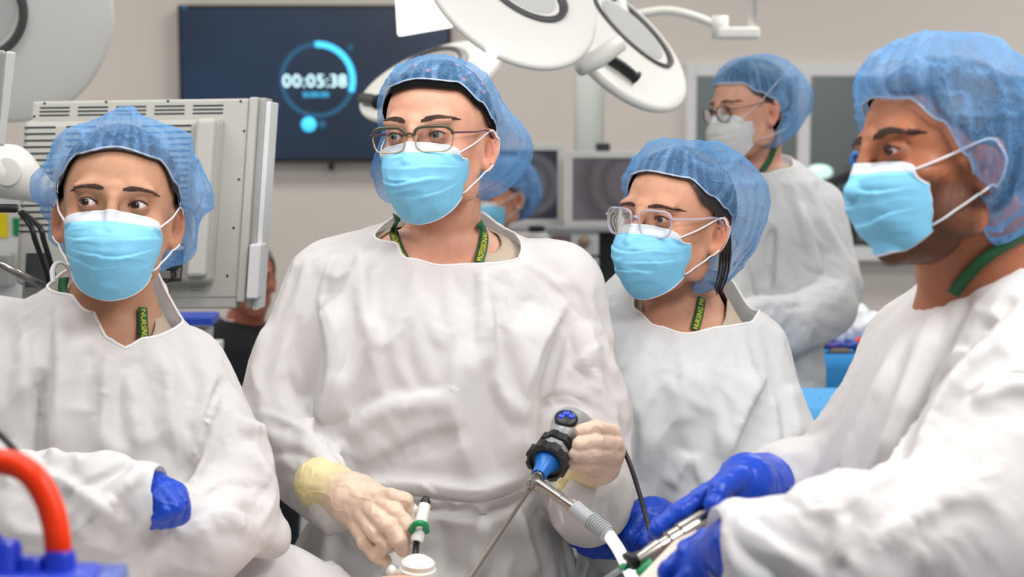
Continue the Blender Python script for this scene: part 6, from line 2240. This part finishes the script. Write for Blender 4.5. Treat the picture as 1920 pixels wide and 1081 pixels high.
def mbox(x0, x1, y0, y1, z0, z1, tap=0):
    V = []
    for z, t in ((z0, 0), (z1, tap)):
        for (x, y) in ((x0 + t, y0 + t), (x1 - t, y0 + t), (x1 - t, y1 - t), (x0 + t, y1 - t)):
            V.append(mpos(x, y, z))
    F = [(0, 1, 2, 3), (7, 6, 5, 4), (0, 4, 5, 1), (1, 5, 6, 2), (2, 6, 7, 3), (3, 7, 4, 0)]
    return np.array(V), F


mo = empty('monitor', mpos(210, 200)); props(mo, 'large beige monitor seen from behind with vent slots, beside the folded-arms person', 'monitor')
part('back_shell', mbox(0, 408, 0, 372, -.05, .0), M['beigem'], mo, False, .004)
part('rear_hump', mbox(-6, 366, 34, 345, 0, .035, 6), M['beigem'], mo, False, .008)
part('cable_channel', mbox(322, 362, 36, 330, .035, .055, 3), M['beigem'], mo, False, .006)
part('side_frame', mbox(408, 424, -2, 380, -.07, .004), M['beigem'], mo, False, .003)
part('side_rail', mbox(424, 436, -1, 392, -.07, -.01), M['beiged'], mo, False, .002)
part('side_cover', mbox(436, 446, 6, 396, -.08, -.012), M['frame'], mo, False, .002)
part('clear_bracket', mbox(430, 452, 270, 372, -.03, .02), M['frame'], mo, False, .003)
part('bottom_plate', mbox(40, 408, 345, 392, -.045, -.002), M['beigem'], mo, False, .004)
for grp in ([(16 + k * 72, 72 + k * 72, 11 + j * 7, 13.5 + j * 7, 0, .0012) for k in range(5) for j in range(3)],
            [(2, 60, 48 + j * 12, 51 + j * 12, .035, .0362) for j in range(17)],
            [(80 + k * 70, 136 + k * 70, 48 + j * 12, 51 + j * 12, .035, .0362) for k in range(3) for j in range(4)],
            [(268, 312, 48 + j * 11.5, 51 + j * 11.5, .035, .0362) for j in range(24)]):
    V, F = merge([mbox(*q) for q in grp])
    mesh('vent_grille', V, F, M['charcoal'], mo, smooth=False)
for (x, y) in ((24, 4), (140, 3), (256, 3), (392, 5), (6, 28), (402, 60), (398, 150), (394, 240), (388, 330)):
    part('screw', lathe(mpos(x, y, -.001), n, [(0, .0022), (.0022, .002)], 12), M['charcoal'], mo)
M['sticker'] = mat('green_sticker', srgb(80, 112, 78), .5)
M['label'] = mat('paper_label', srgb(214, 214, 208), .7)
part('sticker', mbox(236, 272, 350, 374, -.002, -.001), M['sticker'], mo, False)
part('sticker', mbox(236, 272, 363, 374, -.001, 0), M['label'], mo, False)
part('paper_label', mbox(318, 350, 346, 360, -.002, -.0008), M['label'], mo, False)
for k, tx in enumerate(('Warranty Void', 'if seal broken')):
    flat_text('label_print', tx, .0042, mpos(334, 350 + k * 6.5, .0), u, -v, M['charcoal'], mo)
flat_text('sticker_print', '0000', .004, mpos(254, 368.5, .0008), u, -v, M['charcoal'], mo)
part('port_panel', mbox(226, 312, 280, 338, .036, .0375), M['charcoal'], mo, False)
part('port_panel', mbox(20, 64, 282, 346, .036, .0375), M['charcoal'], mo, False)
part('port_strip', mbox(196, 310, 312, 332, .0375, .041), M['steel'], mo, False, .002)
part('plug', mbox(286, 306, 284, 316, .04, .058), M['black'], mo, False, .003)
Vt, Ft = tube(smooth_path([mpos(296, 314, .05), mpos(298, 330, .052), mpos(286, 336, .05), mpos(240, 332, .045), mpos(200, 330, .045)], 6), .0025, 8); mesh('plug_cable', Vt, Ft, M['black'], mo)
for k in range(2):
    Vt, Ft = tube(smooth_path([P(38 + 5 * k, 398, 2.72), P(58 + 16 * k, 425, 2.70 - .03 * k), P(66 + 16 * k, 450, 2.70 - .03 * k), P(80 + 14 * k, 490, 2.72 - .03 * k), P(90 + 12 * k, 525, 2.74 - .03 * k), P(90 + 14 * k, 570, 2.78 - .03 * k)], 8), .0045, 8)
    props(mesh('black_cable', Vt, Ft, M['black']), ('inner' if k == 0 else 'outer') + ' of two black cables dropping behind the folded-arms person at left', 'cable')
# arm post carrying the monitor down to a trolley
Vt, Ft = tube([mpos(200, 385, -.03), [mpos(200, 385)[0], mpos(200, 385)[1] + .03, .1]], .03, 12); mesh('monitor_stand', Vt, Ft, M['beiged'], mo)
part('stand_foot', lathe([mpos(200, 385)[0], mpos(200, 385)[1] + .03, 0], (0, 0, 1), [(0, .22), (.04, .2), (.1, .04)], 30), M['beiged'], mo)

# joint of the monitor arm at the left edge
ja = empty('arm_joint', P(30, 335, 2.75)); props(ja, 'thick white monitor arm joint with a round cap at the left edge', 'monitor arm')
g = Grid(P(60, 330, 2.78) - [.3, .09, .11], P(60, 330, 2.78) + [.14, .09, .11], .005)
g.chain([(P(-120, 318, 2.76), .04), (P(18, 322, 2.76), .04), (P(105, 372, 2.80), .017)], .02)
V, F = g.net(); mesh('arm_body', relax(V, F, 2), F, M['lamp'], ja)
autosmooth(part('arm_cap', lathe(P(15, 322, 2.722), (-.1, -1, .05), [(0, .024), (.004, .022), (.006, .012)], 28), M['offwhite'], ja))
autosmooth(part('arm_handle', lathe(P(-30, 390, 2.70), (1, .05, -.01), [(0, .007), (.05, .007), (.053, .0055)], 16), M['black'], ja))
Vt, Ft = tube([P(-120, 318, 2.76), P(-200, 318, 2.9), [P(-200, 318, 2.9)[0], 2.9, .0]], .03, 12); mesh('arm_post', Vt, Ft, M['lamp'], ja)
M['gpanel'] = mat('grey_panel', srgb(158, 160, 158), .5)
o = empty('monitor', P(5, 180, 2.5)); props(o, 'grey side edge of another monitor cut by the left border', 'monitor')
V = np.array([P(-60, 90, 2.5), P(12, 95, 2.45), P(-4, 272, 2.45), P(-60, 272, 2.5), P(-60, 90, 2.6), P(12, 95, 2.55), P(-4, 272, 2.55), P(-60, 272, 2.6)])
F8 = [(0, 1, 2, 3), (7, 6, 5, 4), (0, 4, 5, 1), (1, 5, 6, 2), (2, 6, 7, 3), (3, 7, 4, 0)]
bevel(mesh('side_panel', V, F8, M['gpanel'], o, smooth=False), .004)
V = np.array([P(12, 95, 2.46), P(30, 98, 2.5), P(8, 275, 2.5), P(-4, 272, 2.46), P(12, 95, 2.56), P(30, 98, 2.58), P(8, 275, 2.58), P(-4, 272, 2.56)])
bevel(mesh('front_bezel', V, F8, M['mon'], o, smooth=False), .003)
Vt, Ft = tube([P(-40, 270, 2.55), [P(-40, 270, 2.55)[0], 2.55, 0]], .02, 10); mesh('monitor_post', Vt, Ft, M['gpanel'], o)

# white cabinet with hanging tags at left
o = empty('supply_cabinet', (P(0, 450, 4.2)[0], 4.25, 0)); props(o, 'blurry white supply cabinet behind the monitor arm at the left edge', 'cabinet')
part('cabinet_body', box((P(0, 400, 4.3)[0] - .05, 4.5, .72), (.36, .4, 1.44)), M['frame'], o, False, .01)
M['yel'] = mat('yellow_card', srgb(240, 215, 20), .6)
props(part('yellow_card', box(P(2, 422, 4.295), (.034, .006, .062)), M['yel'], None, False), 'small yellow card at the far left below the arm', 'card')
props(part('green_card', box(P(31, 425, 4.295), (.017, .006, .045)), M['green'], None, False), 'small green card beside the yellow card at far left', 'card')
props(part('grey_box', box(P(5, 505, 4.27), (.05, .06, .08)), M['gpanel'], None, False, .004), 'small grey box at the left edge under the yellow card', 'box')
Vt, Ft = tube([P(-10, 488, 2.6), P(30, 510, 2.62), P(80, 535, 2.66)], .006, 8)
props(mesh('metal_rail', Vt, Ft, M['steel']), 'thin steel rail slanting at the left edge above the shoulder', 'rail')
lp = smooth_path([P(100, 530, 2.25), P(99, 505, 2.26), P(110, 492, 2.27), P(125, 500, 2.28), P(131, 525, 2.28)], 8)
if PEOPLE & 1:
    Vt, Ft = tube(lp, .0035, 8, flat=.5); mesh('gown_tie', Vt, Ft, M['white'], r1)

# things behind between the two left people
M['red'] = mat('red_plastic', srgb(225, 30, 35), .4)
M['royal'] = mat('royal_blue_plastic', srgb(35, 75, 190), .4)
o = empty('waste_bin', P(350, 620, 4.1)); props(o, 'blurry translucent bin with a blue lid beneath the beige monitor', 'bin')
autosmooth(part('bin_body', lathe([P(362, 620, 4.15)[0], 4.15, P(368, 700, 4.15)[2]], (0, 0, 1), [(0, .04), (.115, .05)], 24), M['mon'], o))
part('bin_lid', box(P(355, 597, 4.12), (.13, .11, .022)), M['royal'], o, False, .004)
o = props(part('red_box', box(P(309, 600, 4.0), (.014, .05, .05)), M['red'], None, False, .003), 'small blurry red box under the beige monitor left of the blue lid', 'box')
props(part('sharps_container', box(P(335, 625, 4.05), (.045, .05, .04)), M['mon'], None, False, .006), 'small blurry white container between red box and bin', 'box')
o = empty('side_table', (P(290, 640, 4.1)[0], 4.15, 0)); props(o, 'white side table carrying the bin behind the left people', 'table')
zt = P(350, 652, 4.15)[2]
part('table_top', box((P(285, 650, 4.15)[0], 4.15, zt - .01), (.3, .3, .02)), M['frame'], o, False)
for sx in (-.13, .13):
    for sy in (-.13, .13):
        part('leg', box((P(285, 650, 4.15)[0] + sx, 4.15 + sy, (zt - .02) / 2), (.02, .02, zt - .02)), M['steel'], o, False)

# blue draped instrument table at right
M['bdrape'] = mat('blue_drape', srgb(48, 142, 208), .8, bump=.2, bscale=60)
M['bdrape2'] = mat('pale_blue_drape', srgb(84, 166, 226), .8, bump=.2, bscale=60)


def draped(name, cx, cy, sx, sy, h, m, label, seed):
    nn = 26
    V, F = [], []
    # top and four hanging sides as one cloth, sides wave
    per = []
    for t in np.linspace(0, 1, 4 * nn, endpoint=False):
        s = t * 4
        k = int(s); f = s - k
        c = [(-1, -1), (1, -1), (1, 1), (-1, 1)]
        a, b = c[k], c[(k + 1) % 4]
        per.append((a[0] + (b[0] - a[0]) * f, a[1] + (b[1] - a[1]) * f))
    per = np.array(per)
    rings = []
    for r in (0.02, .5, .94, 1.0):
        rings.append(np.stack([cx + per[:, 0] * sx * r, cy + per[:, 1] * sy * r, np.full(len(per), h)], 1))
    for q in np.linspace(.04, 1, 12):
        z = h - q * (h - .12)
        wv = 1 + .0
        w_ = noise(np.stack([per[:, 0] * 4, per[:, 1] * 4, np.full(len(per), seed + q * .5)], 1), 1, seed) * .03 * q
        rings.append(np.stack([cx + per[:, 0] * (sx + .012 + w_), cy + per[:, 1] * (sy + .012 + w_), np.full(len(per), z)], 1))
    V = np.concatenate(rings); K = len(per)
    F = [(i * K + j, i * K + (j + 1) % K, (i + 1) * K + (j + 1) % K, (i + 1) * K + j) for i in range(len(rings) - 1) for j in range(K)]
    F = np.array(F)
    o = mesh(name, V, F, m)
    props(o, label, 'table')
    return o


zt = P(1580, 668, 4.25)[2]
draped('instrument_table', P(1640, 700, 4.45)[0], 4.6, .24, .32, zt, M['bdrape'], 'instrument table under a strong blue drape between the two right people', 3)
z2 = P(1530, 775, 3.2)[2]
draped('draped_stool', P(1560, 790, 3.25)[0], 3.38, .1, .12, z2, M['bdrape2'], 'low stand under a paler blue drape in front of the blue instrument table', 9)
g = Grid((P(1535, 630, 4.45)[0], 4.3, zt - .02), (P(1680, 630, 4.6)[0], 4.75, zt + .12), .008)
rr_ = random.Random(4)
for i in range(16):
    x_ = rr_.uniform(1552, 1660); d_ = rr_.uniform(4.42, 4.62)
    hgt = .035 + .04 * math.exp(-((x_ - 1610) / 40) ** 2)
    g.add(g.dist_ell((P(x_, 630, d_)[0], d_, zt + hgt * .5), (rr_.uniform(.02, .045), .04, hgt * rr_.uniform(.6, 1.0))), .012)
V, F = g.net()
N_ = normals(V, F)
V = V + N_ * ((1 - np.abs(noise(V, 40, 3)) * 3).clip(0) * .012)[:, None]
props(mesh('crumpled_drape', V, F, M['white']), 'heap of crumpled white cloth on the blue instrument table', 'cloth')
cols = [('purple_tube', (80, 70, 160), 1560, 650, .03, 'violet coiled tubing on the blue table'), ('navy_clamp', (25, 40, 90), 1545, 660, .02, 'dark navy clip at the near left corner of the blue table'),
        ('blue_tubing', (50, 80, 170), 1590, 652, .03, 'blue coiled tubing in front of the crumpled cloth')]
for k, (nm, c_, x_, y_, r_, lb) in enumerate(cols):
    M[nm] = mat(nm, srgb(*c_), .4)
    c0 = P(x_, y_, 4.32); c0[2] = zt + .012
    t = np.linspace(0, 2.6 * math.pi, 30)
    pts = np.stack([c0[0] + np.cos(t) * r_ * (1 - t * .06), c0[1] + np.sin(t) * r_ * .6, c0[2] + t * .0018], 1)
    Vt, Ft = tube(pts, .008, 8); props(mesh(nm, Vt, Ft, M[nm]), lb, 'tubing')
c0 = P(1612, 655, 4.33); c0[2] = zt + .02
props(part('crimson_stopper', lathe(c0, (0, -.4, 1), [(-.02, .013), (.012, .015), (.016, .01)], 16), M['red']), 'small crimson stopper at the right end of the items on the blue table', 'stopper')
c0 = P(1575, 664, 4.30); c0[2] = zt + .008
props(part('beige_tool', box(c0, (.05, .014, .012)), M['tan'], None, False, .003), 'small beige handled tool near the front edge of the blue table', 'tool')

# blue covered handle that shows beside the bearded man's mask
o = empty('blue_light_handle', P(1606, 300, 3.3)); props(o, 'blue rounded handle cover on a dark arm peeking beside the bearded man\'s mask', 'handle')
g = Grid(P(1612, 302, 3.3) - .06, P(1612, 302, 3.3) + .06, .004)
g.chain([(P(1613, 300, 3.3), .021), (P(1628, 312, 3.34), .022)], .01)
M['bluer'] = mat('blue_rubber', srgb(30, 125, 215), .5)
V, F = g.net(); mesh('handle_cover', V, F, M['bluer'], o)
Vt, Ft = tube(smooth_path([P(1614, 306, 3.33), P(1660, 330, 3.45), P(1760, 340, 3.5), (P(1800, 380, 3.55)[0], 3.55, 1.1), (P(1800, 380, 3.55)[0], 3.55, 0)], 8), .016, 10); mesh('handle_arm', Vt, Ft, M['black'], o)

# ceiling light fittings, the room's own lamps
for i, (x, y) in enumerate(((-1.3, 1.9), (1.4, 1.9), (-1.3, 4.3), (1.4, 4.3), (0.0, 6.2), (2.6, 6.2), (-2.6, 6.2))):
    o = mesh('ceiling_panel', *box((x, y, 2.985), (1.24, .64, .03)), M['frame'], None, smooth=False)
    props(o, 'flat white ceiling light panel above the picture', 'ceiling light', 'ceiling light panels above the frame')
